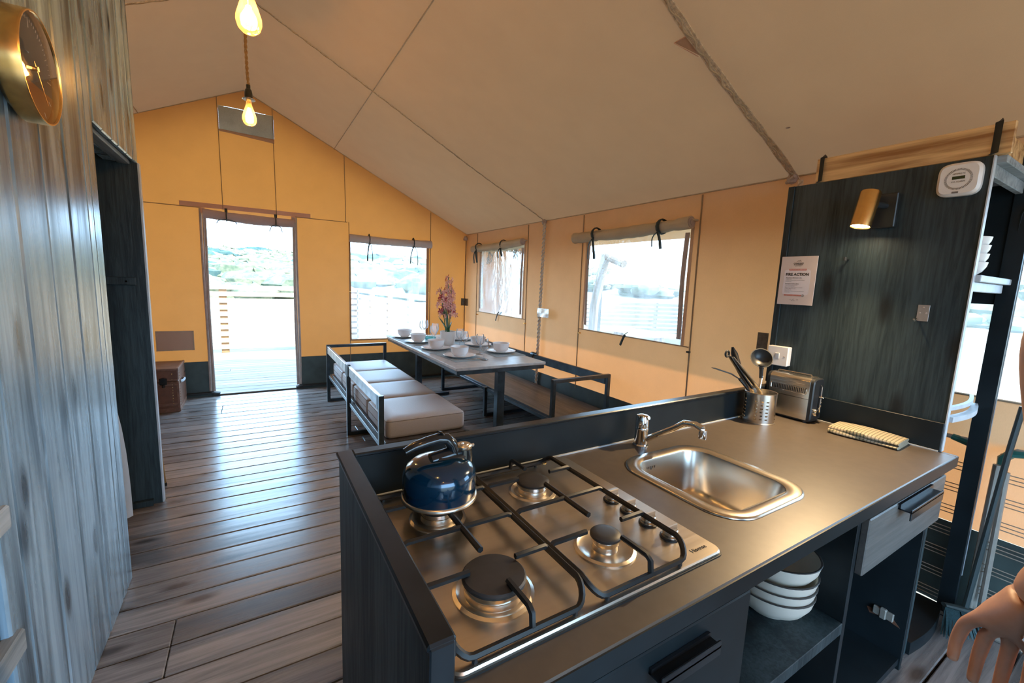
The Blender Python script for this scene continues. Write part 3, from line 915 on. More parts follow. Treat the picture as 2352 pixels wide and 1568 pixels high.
# base cabinets
kc = thing('base_cabinet', 'black base cabinet with long bar handle below the hob', 'cabinet', (.53, .7, 0))
part('carcass', MB().box(.187, .862, .44, 1.0, .05, .07).box(.187, .20, .44, 1.0, 0, .765).box(.845, .862, .44, 1.0, 0, .765).box(.187, .862, .99, 1.0, .05, .765).box(.2, .86, .435, .45, .735, .77), 'black_board', kc)
d_ = part('door', MB().box(.192, .858, .420, .438, .06, .732, .0025), 'black_board', kc)
part('handle', MB().box(.555, .718, .391, .395, .672, .702, .001).box(.555, .718, .391, .421, .688, .692).box(.555, .718, .414, .419, .688, .700), 'black_trim', d_, 'black bar handle')
os_ = thing('open_shelf_unit', 'open black shelf unit with white bowls under the worktop', 'cabinet', (1.12, .7, 0))
part('side_panel', MB().box(1.374, 1.394, .424, 1.0, 0, .77, .001), 'black_board', os_)
part('shelf', MB().box(.863, 1.374, .424, 1.0, .402, .436, .0015), 'black_oak', os_)
part('base', MB().box(.863, 1.374, .44, 1.0, .05, .075, .001), 'black_board', os_)
part('back_panel', MB().box(.863, 1.374, .99, 1.0, .05, .765), 'black_board', os_)
dc = thing('drawer_cabinet', 'black end cabinet with grey wooden drawer and open lower space', 'cabinet', (1.7, .7, 0))
part('carcass', MB().box(1.396, 1.975, .99, 1.0, 0, .765).box(1.396, 1.975, .43, 1.0, .02, .045).box(1.396, 1.405, .43, 1.0, 0, .765), 'black_board', dc)
part('end_panel', MB().box(1.957, 1.975, .424, 1.0, 0, .765, .0015), 'black_board', dc)
dw = part('drawer', MB().box(1.402, 2.02, .408, .428, .578, .745, .003), 'drawer_front', dc, 'grey wood-grained drawer front')
part('drawer_box', MB().box(1.41, 1.425, .43, .9, .60, .72).box(1.94, 1.954, .43, .9, .60, .72).box(1.41, 1.954, .43, .9, .59, .60), 'black_board', dw)
part('handle', MB().box(1.595, 1.868, .376, .380, .705, .738, .001).box(1.595, 1.868, .376, .409, .728, .732).box(1.595, 1.868, .402, .4085, .728, .7455), 'black_trim', dw, 'black bar handle reflecting daylight')
part('hinge', MB().box(1.945, 1.957, .46, .52, .17, .20, .002).box(1.942, 1.957, .48, .50, .165, .205, .003), 'airer_tube', dc, 'bare metal hinge')
part('chipped_patch', MB().prism([(.0, 0), (.05, .01), (.09, .0), (.10, .02), (.05, .028), (.02, .02)], 0, .001).xf(frame_mat((1.9565, .44, .158), (0, 1, 0), (0, 0, 1), (-1, 0, 0))), 'trunk', dc, 'chipped patch of bare board')

# ------------------------------------------------------------------ gas hob
hb = thing('gas_hob', 'stainless steel four-burner gas hob set in the worktop', 'hob', (.505, .72, W))
part('hob_plate', MB().prism(rrect(.209, .803, .456, .986, .018), W + .001, W + .009, .003), 'steel', hb, ang=25)
part('gasket', MB().prism(rrect(.206, .806, .453, .989, .019), W, W + .0022), 'black_plastic', hb)
BURN = [(.332, .573, .052, .070), (.588, .575, .028, .062), (.588, .838, .039, .060), (.332, .832, .039, .062)]
for x, y, rc, rb in BURN:
    z = W + .009
    bn = part('burner', MB().lathe([(rb, 0), (rb, .0025), (rb - .006, .005), (rb - .012, .001), (rc + .004, .0005), (rc - .002, .001), (rc - .004, .013), (0, .013)], 36, (x, y, z)), 'steel', hb, 'burner dish', 50)
    part('burner_ring', MB().lathe([(rc - .003, .012), (rc - .003, .016), (rc, .016), (rc, .026), (0, .026)], 36, (x, y, z)), 'chrome', bn, 'shiny burner crown', 40)
    part('burner_cap', MB().lathe([(rc + .001, .0245), (rc + .003, .027), (rc + .003, .031), (rc, .034), (rc * .6, .0355), (0, .036)], 36, (x, y, z)), 'enamel', bn, 'black burner cap', 40)
    part('igniter', MB().tube([(x + rc * .8, y + rc * .8, z), (x + rc * .8, y + rc * .8, z + .017)], .0025, 6), 'white_plastic', bn)
for y in (.711, .655, .597, .538):
    kn = part('knob', MB().lathe([(.0185, 0), (.0185, .006), (.016, .009), (.0155, .018), (.014, .0195), (0, .0195)], 24, (.740, y, W + .009)), 'steel_v', hb, 'steel control knob')
    part('grip', MB().box(.740 - .005, .740 + .005, y - .0165, y + .0165, W + .026, W + .038, .0015).xf(Matrix.Translation((.74, y, 0)) @ Matrix.Rotation(PI / 2, 4, 'Z') @ Matrix.Translation((-.74, -y, 0))), 'steel', kn)
    part('knob_base', MB().lathe([(.021, 0), (.021, .003), (.019, .004), (0, .004)], 24, (.740, y, W + .0088)), 'black_plastic', kn)
part('screw_plug', MB().lathe([(.009, 0), (.009, .0015), (0, .0018)], 14, (.571, .968, W + .009)).lathe([(.009, 0), (.009, .0015), (0, .0018)], 14, (.715, .968, W + .009)), 'brass', hb, 'small copper plug')
part('lettering', text_mb('Hisense', .0145).xf(Matrix.Translation((.757, .482, W + .0093))), 'ink', hb, 'dark lettering')
marks = MB()
for y in (.711, .655, .597, .538):
    marks.box(.716, .7165, y - .012, y - .004, W + .009, W + .0093).box(.714, .7144, y - .002, y + .004, W + .009, W + .0093)
part('dial_mark', marks, 'ink', hb)

def pan_support(name, label, x0, x1, cx, side_l, side_r):
    t = thing(name, label, 'pan support', ((x0 + x1) / 2, .71, W + .009), 'cast iron pan supports on the hob')
    zl, zh = W + .0185, W + .043
    mb = MB()
    def arc(xs, ye, sgnx, sgny):
        pts = []
        for k in range(7):
            a = PI / 2 * k / 6
            pts.append((xs + sgnx * .028 * (1 - math.cos(a)), ye - sgny * .034 * (1 - math.sin(a)), zh + (zl - zh) * (math.sin(a) ** 1.5)))
        return pts
    yf, yb = .466, .955
    # right rear -> right front -> left front -> left rear, closed
    loop = [(x1, .92, zh)] + arc(x1, yf, -1, -1) + arc(x0, yf, 1, -1)[::-1] + arc(x0, yb, 1, 1) + arc(x1, yb, -1, 1)[::-1]
    mb.tube(loop, .0058, 6, closed=True, flat=(1.15, .95))
    part('frame', mb, 'cast_iron', t, ang=50)
    def finger(pts): part('finger', MB().tube(pts, .0054, 6, flat=(1.1, 1)), 'cast_iron', t, ang=50)
    zt = W + .049
    part('cross_bar', MB().tube([(x0, .714, zh), (x0 + .012, .714, zt), (x1 - .012, .714, zt), (x1, .714, zh)], .0056, 6), 'cast_iron', t, ang=50)
    part('cross_bar', MB().tube([(cx, .79, zt), (cx, .632, zt)], .0056, 6, flat=(1.1, 1.1)), 'cast_iron', t)
    finger([(cx + .004, yf, zl), (cx + .004, yf + .003, zt - .006), (cx + .004, yf + .012, zt), (cx + .004, .540, zt)])
    finger([(cx, yb, zl), (cx, yb - .003, zt - .006), (cx, yb - .012, zt), (cx, .882, zt)])
    for y in (.587, .842):
        finger([(x1, y, zh), (x1 - .006, y, zt), (x1 - side_r, y, zt)])
        finger([(x0, y, zh), (x0 + .006, y, zt), (x0 + side_l, y, zt)])
    for x, y in ((x0 + .03, yf), (x1 - .03, yf), (x0 + .03, yb), (x1 - .03, yb)):
        part('foot', MB().tube([(x, y, W + .009), (x, y, zl)], .0045, 6), 'black_plastic', t)
pan_support('pan_support', 'black iron pan support under the blue kettle, beside the end panel', .214, .452, .336, .078, .070)
pan_support('pan_support', 'black iron pan support nearest the control knobs of the hob', .461, .708, .593, .086, .066)

# kettle
kt = thing('kettle', 'blue enamel whistling kettle with black handle on the hob', 'kettle', (.333, .832, W + .0545))
kz = W + .0545
part('body', MB().lathe([(0, .001), (.083, .001), (.085, .008), (.0855, .03), (.085, .054), (.082, .066), (.074, .077), (.060, .086), (.040, .092), (0, .095)], 48, (.333, .832, kz)), 'kettle_blue', kt, ang=60)
part('base_rim', MB().lathe([(.082, 0), (.0885, 0), (.089, .003), (.0865, .0075), (.083, .008)], 48, (.333, .832, kz)), 'steel', kt, 'pale base rim', 60)
def K(x, y, z): return (.333 + x, .832 + y, kz + z)
hd = part('handle', MB().tube([K(-.082, .004, .118), K(-.06, .004, .127), K(-.03, .003, .134), K(-.004, .002, .138), K(.014, .0, .136), K(.028, 0, .122), K(.034, 0, .102), K(.036, 0, .086)], .012, 10, rad=[.010, .0135, .015, .0155, .0165, .018, .018, .018], flat=(.8, 1.0)), 'bakelite', kt, 'black handle', 60)
part('trigger', MB().tube([K(.020, 0, .120), K(.012, 0, .138), K(.002, 0, .152), K(-.006, 0, .156)], .008, 8, rad=[.011, .009, .006, .003], flat=(.5, 1.2)), 'bakelite', hd, 'black lever trigger', 60)
part('spout_block', MB().box(.333 - .016, .333 + .066, .832 - .021, .832 + .021, kz + .076, kz + .101, .008).tube([K(-.022, 0, .088), K(.03, 0, .096), K(.05, 0, .096)], .018, 10), 'bakelite', kt, 'black bridge over the spout', 50)
sp_ = part('spout', MB().lathe([(.023, .068), (.022, .088), (.020, .105), (0, .106)], 18, K(.060, 0, 0)), 'bakelite', kt)
part('whistle_cap', MB().lathe([(.0165, .102), (.019, .105), (.0195, .112), (.017, .115), (.012, .1145), (.011, .116), (.006, .116), (.005, .113), (0, .113)], 20, K(.060, 0, 0)).box(.333 + .076, .333 + .088, .829, .835, kz + .104, kz + .112, .002), 'steel', sp_, 'silver whistle cap', 40)

kt.location = (.341, .846, kz); kt.scale = (.95, .95, .95)

# ------------------------------------------------------------------ sink, tap
sk = thing('sink', 'square rounded stainless steel sink beside the hob', 'sink', (1.106, .70, W))
def rl(x0, x1, y0, y1, r, z): return [(x, y, z) for x, y in rrect(x0, x1, y0, y1, r, 8)]
cx0, cx1, cy0, cy1 = .918, 1.295, .496, .893
def ins(d, r, z): return rl(cx0 + d, cx1 - d, cy0 + d, cy1 - d, r, z)
part('rim', MB().loft([ins(0, .095, W + .0005), ins(.001, .094, W + .004), ins(.006, .09, W + .007), ins(.026, .075, W + .006), ins(.034, .070, W + .004), ins(.038, .067, W + .002)]), 'sink_steel', sk, ang=60)
bowl = part('bowl', MB().loft([ins(.038, .067, W + .002), ins(.040, .066, W - .004), ins(.046, .072, W - .06), ins(.054, .082, W - .115), ins(.064, .080, W - .137), ins(.085, .07, W - .149), ins(.12, .05, W - .152)], cap1=True), 'sink_steel', sk, ang=60)
mb = MB()
for k in range(6):
    if k == 2: mb.lathe([(0, 0), (.0045, 0), (.0045, .002), (0, .0025)], 10, mat=frame_mat((1.037 + .0085, cy1 - .0405, W - .030), (1, 0, 0), (0, 0, 1), (0, -1, 0)))
    x = 1.018 + k * .0085
    mb.box(x, x + .003, cy1 - .0425, cy1 - .0405, W - .042, W - .020)
part('overflow', mb, 'black_plastic', bowl, 'dark overflow slots')
part('drain', MB().lathe([(.036, 0), (.034, .002), (.026, .0015), (.02, -.002), (0, -.002)], 24, (1.106, .70, W - .152)), 'chrome', bowl, 'round drain')
tp = thing('tap', 'chrome mixer tap standing behind the sink', 'tap', (1.112, .957, W))
part('base', MB().lathe([(.026, 0), (.026, .004), (.022, .008), (.0215, .055), (.0225, .057), (.0225, .063), (.021, .066)], 24, (1.112, .957, W)), 'chrome', tp)
part('lever', MB().lathe([(.0215, .066), (.022, .072), (.0215, .10), (.019, .106), (0, .110)], 24, (1.112, .957, W)).tube([(1.112, .94, W + .10), (1.112, .93, W + .104)], .006, 8), 'chrome', tp)
sp = [(1.115, .955, .022), (1.125, .935, .030), (1.137, .895, .060), (1.147, .855, .088), (1.149, .82, .115), (1.151, .785, .120), (1.152, .760, .113)]
spo = part('spout', MB().tube([(x, y, W + z) for x, y, z in sp], .01, 12, rad=[.013, .012, .0105, .010, .010, .0105, .012]), 'chrome', tp, ang=60)
part('aerator', MB().lathe([(.0115, 0), (.012, .003), (.0115, .028), (0, .03)], 16, (1.152, .758, W + .085)), 'chrome', spo)

# ------------------------------------------------------------------ tall corner unit with side panel
tu = thing('tall_corner_unit', 'tall black wood-grained corner unit with shelves right of the worktop', 'cabinet', (2.28, .7, 0))
TX = 2.06
part('side_panel', MB().box(TX, TX + .018, .442, 1.06, .0, 1.808, .001), 'black_oak', tu, 'black wood-grained side panel')
part('edge_strip', MB().box(TX - .004, TX + .02, .4385, .4425, .81, 1.808, .0005), 'raw_edge', tu, 'pale front edge strip')
part('batten', MB().box(TX - .006, TX, 1.036, 1.062, .93, 1.808, .001), 'black_oak', tu)
part('upstand', MB().box(TX - .014, TX, .442, 1.002, W, .913, .001), 'black_board', tu)
part('sealant', MB().rod((TX - .016, .445, W + .002), (TX - .016, 1.0, W + .002), .005, .004), 'raw_edge', tu)
part('top_board', MB().box(TX + .018, 2.50, .415, 1.05, 1.785, 1.808, .002).box(TX + .018, 2.50, .440, .46, 1.745, 1.786, .002), 'wallplank_raw', tu, 'rough grey top board')
part('back_panel', MB().box(2.40, 2.415, .62, 1.05, .95, 1.785).box(2.487, 2.50, .43, 1.05, 1.33, 1.785), 'black_board', tu)
part('shelf', MB().box(TX + .018, 2.487, .425, 1.0, 1.405, 1.427, .002), 'raw_edge', tu, 'pale grey shelf')
part('shelf_apron', MB().box(TX + .018, 2.455, .440, .458, 1.372, 1.404, .002), 'raw_edge', tu)
part('post', MB().box(2.478, 2.500, .408, .46, .0, 1.80, .001), 'black_board', tu, 'black front post')
part('post_edge', MB().box(2.4995, 2.503, .406, .412, .20, 1.80), 'raw_edge', tu)  # pale strip: light on the post's front edge put into the colour
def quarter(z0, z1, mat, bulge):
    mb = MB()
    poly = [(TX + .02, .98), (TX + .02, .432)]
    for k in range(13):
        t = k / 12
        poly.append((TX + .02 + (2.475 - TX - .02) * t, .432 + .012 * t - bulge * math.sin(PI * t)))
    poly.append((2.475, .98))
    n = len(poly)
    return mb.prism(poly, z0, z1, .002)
cs = part('curved_shelf', MB().loft([[(TX + .02 + .395 * t, .430 + .02 * t - .022 * math.sin(PI * t) + dy, z) for t in [k / 14 for k in range(15)]] + [(TX + .02 + .395 * t, .452 + .02 * t - .022 * math.sin(PI * t) + dy, z) for t in [k / 14 for k in range(14, -1, -1)]] for z, dy in ((.915, 0), (.934, 0))], True, True), 'raw_edge', tu, 'pale curved front edge of the corner shelf')
part('upper_rail', MB().loft([[(TX + .02 + .395 * t, .446 + .02 * t - .022 * math.sin(PI * t), z) for t in [k / 14 for k in range(15)]] + [(TX + .02 + .395 * t, .458 + .02 * t - .022 * math.sin(PI * t), z) for t in [k / 14 for k in range(14, -1, -1)]] for z in (.952, .966)], True, True), 'raw_edge', cs)
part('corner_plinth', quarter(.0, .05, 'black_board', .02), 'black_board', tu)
part('nail', MB().tube([(TX - .025, .80, 1.487), (TX, .80, 1.485)], .003, 6).tube([(TX - .028, .80, 1.48), (TX - .028, .80, 1.494)], .006, 6), 'ink', tu, 'small dark nail')

# lamp, alarm, sign, switch, hook on the side panel
wl = thing('wall_spotlight', 'brass tilted wall spotlight glowing on the black panel', 'lamp', (TX, .70, 1.67))
part('wall_plate', MB().box(TX - .022, TX, .665, .735, 1.60, 1.725, .003), 'black_plastic', wl)
part('arm', MB().tube([(TX - .02, .70, 1.68), (TX - .075, .71, 1.68)], .012, 10), 'black_plastic', wl)
ax0, ax1 = Vector((1.953, .737, 1.598)), Vector((1.978, .727, 1.728))
d = (ax1 - ax0); L = d.length; ez = d.normalized(); ex = ez.orthogonal().normalized(); ey = ez.cross(ex)
SM = frame_mat(ax0, ex, ey, ez)
sh = part('shade', MB().lathe([(.028, .006), (.0305, 0), (.0325, 0), (.0325, L - .006), (.029, L), (0, L)], 28, mat=SM), 'brass', wl, 'brushed brass cylinder')
part('lens', MB().lathe([(0, .004), (.0285, .004)], 24, mat=SM), 'lamp_face', sh, 'glowing lens')
sd = bpy.data.lights.new('spot', 'SPOT'); sd.energy = SPOT_W; sd.color = (1, .70, .38); sd.spot_size = 2.2; sd.spot_blend = .9; sd.shadow_soft_size = .02
so = bpy.data.objects.new('spot', sd); COL.objects.link(so); so.parent = wl
so.location = ax0 - ez * .012 - Vector(wl.location)
so.rotation_euler = (-Vector((.25, -.02, 1)).normalized() if False else Vector((-.72, .0, -1))).to_track_quat('-Z', 'Y').to_euler()

al = thing('alarm', 'white rounded square gas alarm high on the black panel', 'alarm', (TX, .511, 1.742))
def onp(y, z, x=TX): return frame_mat((x, y, z), (0, -1, 0), (0, 0, 1), (-1, 0, 0))
AM = onp(.511, 1.742)
def squircle(s, n=40, e=4.2):
    return [(math.copysign(abs(math.cos(a)) ** (2 / e), math.cos(a)) * s, math.copysign(abs(math.sin(a)) ** (2 / e), math.sin(a)) * s) for a in [2 * PI * k / n for k in range(n)]]
al_b = part('casing', MB().prism(squircle(.054), 0, .027, .008).xf(AM), 'white_plastic', al, ang=40)
mb = MB()
for k in range(60):
    a = 2 * PI * k / 60
    mb.merge(MB().box(.0285, .0345, -.0008, .0008, .0268, .0275), Matrix.Rotation(a, 4, 'Z'))
part('sounder_slots', mb.xf(AM), 'ink_grey', al, 'ring of dark sounder slots')
part('screen', MB().box(-.0155, .0155, -.0005, .0095, .0268, .0276).xf(AM), 'lcd', al, 'small dark display')
part('button', MB().box(-.011, .005, -.046, -.040, .0265, .0279, .0006).xf(AM), 'ink_grey', al)
part('lettering', text_mb('HOMISTE', .0075).xf(AM @ Matrix.Translation((0, .017, .0272))).merge(text_mb('CO ALARM', .0068).xf(AM @ Matrix.Translation((0, -.0085, .0272)))), 'ink_grey', al, 'small grey lettering')

sg = thing('fire_notice', 'pinkish fire action notice card on black panel beside tent wall', 'sign', (TX - .006, .978, 1.398))
GM = onp(.978, 1.3985, TX - .0065)
part('card', MB().box(-.0725, .0725, -.1055, .1055, 0, .003, .0008).xf(GM), 'paper', sg)
part('text_panel', MB().prism(rrect(-.055, .052, -.062, .048, .010), .003, .0033).xf(GM), 'paper_white', sg)
part('red_band', MB().box(-.036, .034, .0445, .0515, .0034, .0037).box(-.046, .024, -.067, -.0605, .0034, .0037).xf(GM), 'ink_red', sg, 'red bands')
def tx(s, size, x, y, al_='CENTER', bold=0): return text_mb(s, size, al_, .0001, bold).xf(GM @ Matrix.Translation((x, y, .0039)))
part('heading', tx('FIRE ACTION', .0158, -.001, .027, bold=.0005), 'ink', sg, 'bold heading reading FIRE ACTION')
mb = MB()
mb.merge(tx('CAMPING', .0092, -.001, .075, bold=.0003)).merge(tx('& GLAMPING', .0064, -.001, .069, bold=.0002)).merge(tx('ISLE OF WIGHT', .0038, -.001, .0635))
mb.tube([GM @ Vector(p) for p in ((-.008, .082, .004), (-.003, .087, .004), (.001, .084, .004), (.006, .0895, .004), (.009, .082, .004))], .0006, 4)
part('logo', mb, 'ink_grey', sg, 'small grey logo')
part('band_text', tx('IMPORTANT INFORMATION', .0052, -.001, .048).merge(tx('NO SMOKING ALLOWED IN THE TENTS', .0036, -.011, -.0638)), 'paper_white', sg)
mb = MB().merge(tx('Any person discovering a fire:', .0054, -.046, .0125, 'LEFT', .0002)).merge(tx('On hearing the fire alarm:', .0054, -.046, -.0135, 'LEFT', .0002))
for i, s_ in enumerate(('1. Raise the alarm.', '2. Call the fire brigade and state the location of the tent', 'and the site name.')): mb.merge(tx(s_, .0034, -.046, .0065 - .0048 * i, 'LEFT'))
for i, s_ in enumerate(('1. Leave the tent by the nearest exit.', '2. Close the door behind you.', '3. Report to the assembly point by the site entrance.', '4. Leave the danger area at once.', '5. Do not take risks.', '6. Do not return to the tent for any reason until told that', 'it is safe to do so.')): mb.merge(tx(s_, .0034, -.046, -.0195 - .0052 * i, 'LEFT'))
part('small_print', mb, 'ink_grey', sg, 'lines of small print')
mb = MB().tube([GM @ Vector((.031 + .0045 * math.cos(a), -.0638 + .0045 * math.sin(a), .004)) for a in [2 * PI * k / 16 for k in range(16)]], .0007, 4, closed=True)
mb.tube([GM @ Vector((.028, -.0608, .004)), GM @ Vector((.034, -.0668, .004))], .0007, 4)
mb.tube([GM @ Vector((-.012, -.088, .004)), GM @ Vector((-.005, -.079, .004)), GM @ Vector((.001, -.088, .004)), GM @ Vector((-.012, -.088, .004))], .0005, 4)
mb.merge(tx('SITE', .004, .012, -.0835)).merge(tx('R', .006, -.017, -.084))
part('emblem', mb, 'ink_grey', sg)

sw = thing('light_switch', 'white single rocker light switch box above the toaster', 'switch', (TX, 1.008, 1.060))
SWM = onp(1.008, 1.060, TX - .002)
part('back_box', MB().box(-.043, .043, -.043, .043, -.002, .026, .003).xf(SWM), 'white_plastic', sw)
part('face_plate', MB().box(-.044, .044, -.044, .044, .026, .032, .0025).xf(SWM), 'white_plastic', sw)
part('rocker', MB().loft([[(-.0085, -.013, .032), (.0085, -.013, .032), (.0085, .013, .032), (-.0085, .013, .032)], [(-.008, -.0125, .033), (.008, -.0125, .033), (.008, .0125, .0365), (-.008, .0125, .0365)]], cap1=True).xf(SWM), 'white_plastic', sw)
part('screw', MB().lathe([(.0035, .032), (.003, .0332), (0, .0332)], 10, (-.030, 0, 0)).lathe([(.0035, .032), (.003, .0332), (0, .0332)], 10, (.030, 0, 0)).xf(SWM), 'zip', sw)
hk = thing('hook_plate', 'small chrome hook plate screwed to the black panel', 'hook', (TX, .547, 1.29))
HM = onp(.549, 1.290)
part('plate', MB().box(-.016, .016, -.029, .029, 0, .002, .0006).xf(HM), 'hook_metal', hk)
part('hook', MB().tube([HM @ Vector(p) for p in ((-.012, -.020, .002), (-.012, -.026, .010), (-.014, -.028, .018), (-.017, -.022, .024))], .003, 6), 'chrome', hk)
part('screw', MB().lathe([(.003, .002), (0, .0035)], 8, (0, .02, 0)).lathe([(.003, .002), (0, .0035)], 8, (-.008, 0, 0)).lathe([(.003, .002), (0, .0035)], 8, (.009, 0, 0)).xf(HM), 'zip', hk)

# wooden crate with black straps on top of the tall unit
cr = thing('wooden_crate', 'pine crate with black hook straps on top of tall unit', 'crate', (2.2, .68, 1.808))
part('side_board', MB().box(2.068, 2.086, .408, .965, 1.81, 1.907, .002), 'pine', cr)
part('side_board', MB().box(2.40, 2.418, .39, .965, 1.81, 1.907, .002), 'pine', cr)
part('end_board', MB().box(2.086, 2.40, .440, .458, 1.81, 1.90, .002), 'pine', cr)
part('end_board', MB().box(2.086, 2.40, .93, .948, 1.81, 1.90, .002), 'pine', cr)
part('bottom_board', MB().box(2.086, 2.40, .458, .93, 1.81, 1.82), 'pine', cr)
for y in (.945, .445):
    part('strap', MB().tube([(2.055, y + .004, 1.811), (2.064, y, 1.815), (2.064, y, 1.912), (2.075, y, 1.914), (2.09, y, 1.913), (2.092, y, 1.89)], .011, 4, flat=(.22, 1)), 'black_trim', cr, 'black metal hook strap')
part('strap', MB().tube([(2.396, .43, 1.815), (2.396, .43, 1.912), (2.42, .43, 1.912), (2.422, .43, 1.82)], .011, 4, flat=(.22, 1)), 'black_trim', cr, 'black metal hook strap')

# ------------------------------------------------------------------ things on the worktop
def toaster():
    t = thing('toaster', 'stainless steel long-slot toaster in the back corner of worktop', 'toaster', (1.988, .902, W))
    x0, x1, y0, y1, z0, z1 = 1.946, 2.036, .815, .998, W + .012, W + .190
    def prof(y, d):
        r = .022; pts = []
        pts += [(x0 + d, y, z0 + d), (x1 - d, y, z0 + d)]
        for k in range(7):
            a = PI / 2 * k / 6
            pts.append((x1 - d - r + r * math.cos(a), y, z1 - d - r + r * math.sin(a)))
        for k in range(7):
            a = PI / 2 + PI / 2 * k / 6
            pts.append((x0 + d + r + r * math.cos(a), y, z1 - d - r + r * math.sin(a)))
        return pts
    part('shell', MB().loft([prof(y0 + .010, .004), prof(y0 + .012, 0), prof(y1 - .012, 0), prof(y1 - .010, .004)][::-1], True, True), 'sink_steel', t, 'brushed steel shell')
    ec = part('end_cap', MB().loft([prof(y0 - .004, .006), prof(y0, .002), prof(y0 + .011, .002)][::-1], True, True), 'black_plastic', t, 'black end cap')
    part('end_cap', MB().loft([prof(y1 - .011, .002), prof(y1, .002), prof(y1 + .002, .006)][::-1], True, True), 'black_plastic', t, 'black end cap')
    part('seam', MB().box(x0 - .0006, x0 + .001, y0 + .012, y1 - .012, z1 - .090, z1 - .0885), 'black_plastic', t)
    part('trim_band', MB().box(x0 - .0008, x0 + .001, y0 + .011, y1 - .012, z1 - .030, z1 - .0285), 'chrome', t)
    vf = MB()
    ya, yb, za, zb = y0 + .022, y1 - .020, z1 - .070, z1 - .043
    vf.tube([(x0 - .001, p[0], p[1]) for p in rrect(ya, yb, za, zb, .005, 3)], .0016, 5, closed=True)
    vt = part('vent_frame', vf, 'chrome', t)
    sl = MB()
    for k in range(20):
        y = ya + .006 + (yb - ya - .012) * k / 19
        sl.box(x0 - .0012, x0, y - .0014, y + .0014, za + .004, zb - .004)
    part('vent_slots', sl, 'black_plastic', vt, 'row of narrow vent slots')
    part('slot', MB().box(1.972, 1.986, y0 + .03, y1 - .02, z1 - .001, z1 + .0008).box(1.998, 2.012, y0 + .03, y1 - .02, z1 - .001, z1 + .0008), 'black_plastic', t, 'dark bread slot')
    part('warming_rack', MB().tube([(2.0, y0 + .03, z1), (2.0, y0 + .035, z1 + .006), (2.0, y1 - .02, z1 + .006), (2.0, y1 - .015, z1)], .002, 5), 'chrome', t)
    part('lever_track', MB().tube([(2.0, y0 - .005, z0 + .03), (2.0, y0 - .010, z0 + .035), (2.0, y0 - .010, z1 - .035), (2.0, y0 - .005, z1 - .03)], .003, 6), 'chrome', ec)
    part('lever', MB().box(1.990, 2.012, y0 - .024, y0 - .006, z1 - .082, z1 - .076, .002), 'chrome', ec)
    kn = part('browning_dial', MB().lathe([(.016, 0), (.016, .006), (.012, .012), (0, .013)], 20, mat=frame_mat((1.975, y0 - .004, z0 + .035), (1, 0, 0), (0, 0, 1), (0, -1, 0))), 'chrome', ec, 'chrome dial')
    part('button', MB().lathe([(.004, 0), (.003, .003), (0, .003)], 8, mat=frame_mat((2.022, y0 - .004, z0 + .07), (1, 0, 0), (0, 0, 1), (0, -1, 0))).lathe([(.004, 0), (.003, .003), (0, .003)], 8, mat=frame_mat((2.022, y0 - .004, z0 + .055), (1, 0, 0), (0, 0, 1), (0, -1, 0))), 'chrome', ec)
    for x, y in ((1.956, y0 + .02), (2.026, y0 + .02), (1.956, y1 - .02), (2.026, y1 - .02)):
        part('foot', MB().lathe([(.008, 0), (.008, .014), (0, .014)], 10, (x, y, W)), 'black_plastic', t)
    part('crumb_tray', MB().box(x0 + .004, x1 - .004, y0 + .004, y1 - .004, W + .006, W + .013), 'black_plastic', t)
toaster()

uh = thing('utensil_holder', 'perforated steel utensil pot beside the toaster', 'pot', (1.785, .932, W))
CXU, CYU, RU, HU = 1.785, .932, .058, .126
def cup():
    """steel pot with real drilled holes, in four groups round the wall"""
    n, rows = 72, 26
    mb = MB(); holes = set()
    for g0 in (2, 20, 38, 56):
        for i in range(3):
            for j in range(6):
                holes.add((g0 + i * 4, 4 + j * 3)); 
    vs = []
    for j in range(rows + 1):
        z = HU * j / rows
        for i in range(n):
            a = 2 * PI * i / n
            vs.append((CXU + RU * math.cos(a), CYU + RU * math.sin(a), W + z))
    fs = []
    for j in range(rows):
        for i in range(n):
            if (i, j) in holes or (i - 1, j) in holes: continue
            fs.append((j * n + i, j * n + (i + 1) % n, (j + 1) * n + (i + 1) % n, (j + 1) * n + i))
    mb.add(vs, fs)
    mb.lathe([(0, .002), (RU - .001, .002)], 36, (CXU, CYU, W))
    mb.lathe([(RU + .0, HU - .003), (RU + .002, HU - .001), (RU + .001, HU + .001), (RU - .002, HU)], 48, (CXU, CYU, W))
    return mb
part('cup', cup(), 'sink_steel', uh, ang=60)
part('base_ring', MB().lathe([(RU + .0015, 0), (RU + .0015, .004), (RU - .002, .006)], 48, (CXU, CYU, W)), 'steel', uh)
def U(x, y, z): return (CXU + x, CYU + y, W + z)
tg = thing('tongs', 'steel kitchen tongs with loop end standing in utensil pot', 'tongs', U(0, 0, .01))
part('arm', MB().tube([U(.02, .01, .01), U(-.035, .022, .13), U(-.142, .064, .268)], .008, 6, rad=[.006, .009, .007], flat=(.35, 1.2)), 'steel', tg)
part('arm', MB().tube([U(.035, -.012, .012), U(-.012, .0, .13), U(-.136, .058, .268)], .008, 6, rad=[.006, .009, .007], flat=(.35, 1.2)), 'steel', tg)
part('grip', MB().tube([U(-.040, .022, .14), U(-.144, .063, .270)], .010, 6, rad=[.011, .008], flat=(.4, 1.2)), 'cast_iron', tg, 'dark grip')
part('loop', MB().tube([U(-.156 + .012 * math.cos(a), .069, .281 + .012 * math.sin(a)) for a in [2 * PI * k / 14 for k in range(14)]], .0042, 6, closed=True), 'black_plastic', tg, 'black hanging loop')
ld = thing('ladle', 'black soup ladle standing in utensil pot', 'ladle', U(.01, .01, .01))
part('handle', MB().tube([U(-.015, .01, .01), U(.0, .012, .13), U(.010, .013, .19)], .006, 8, flat=(.5, 1.1)), 'steel', ld, 'steel handle')
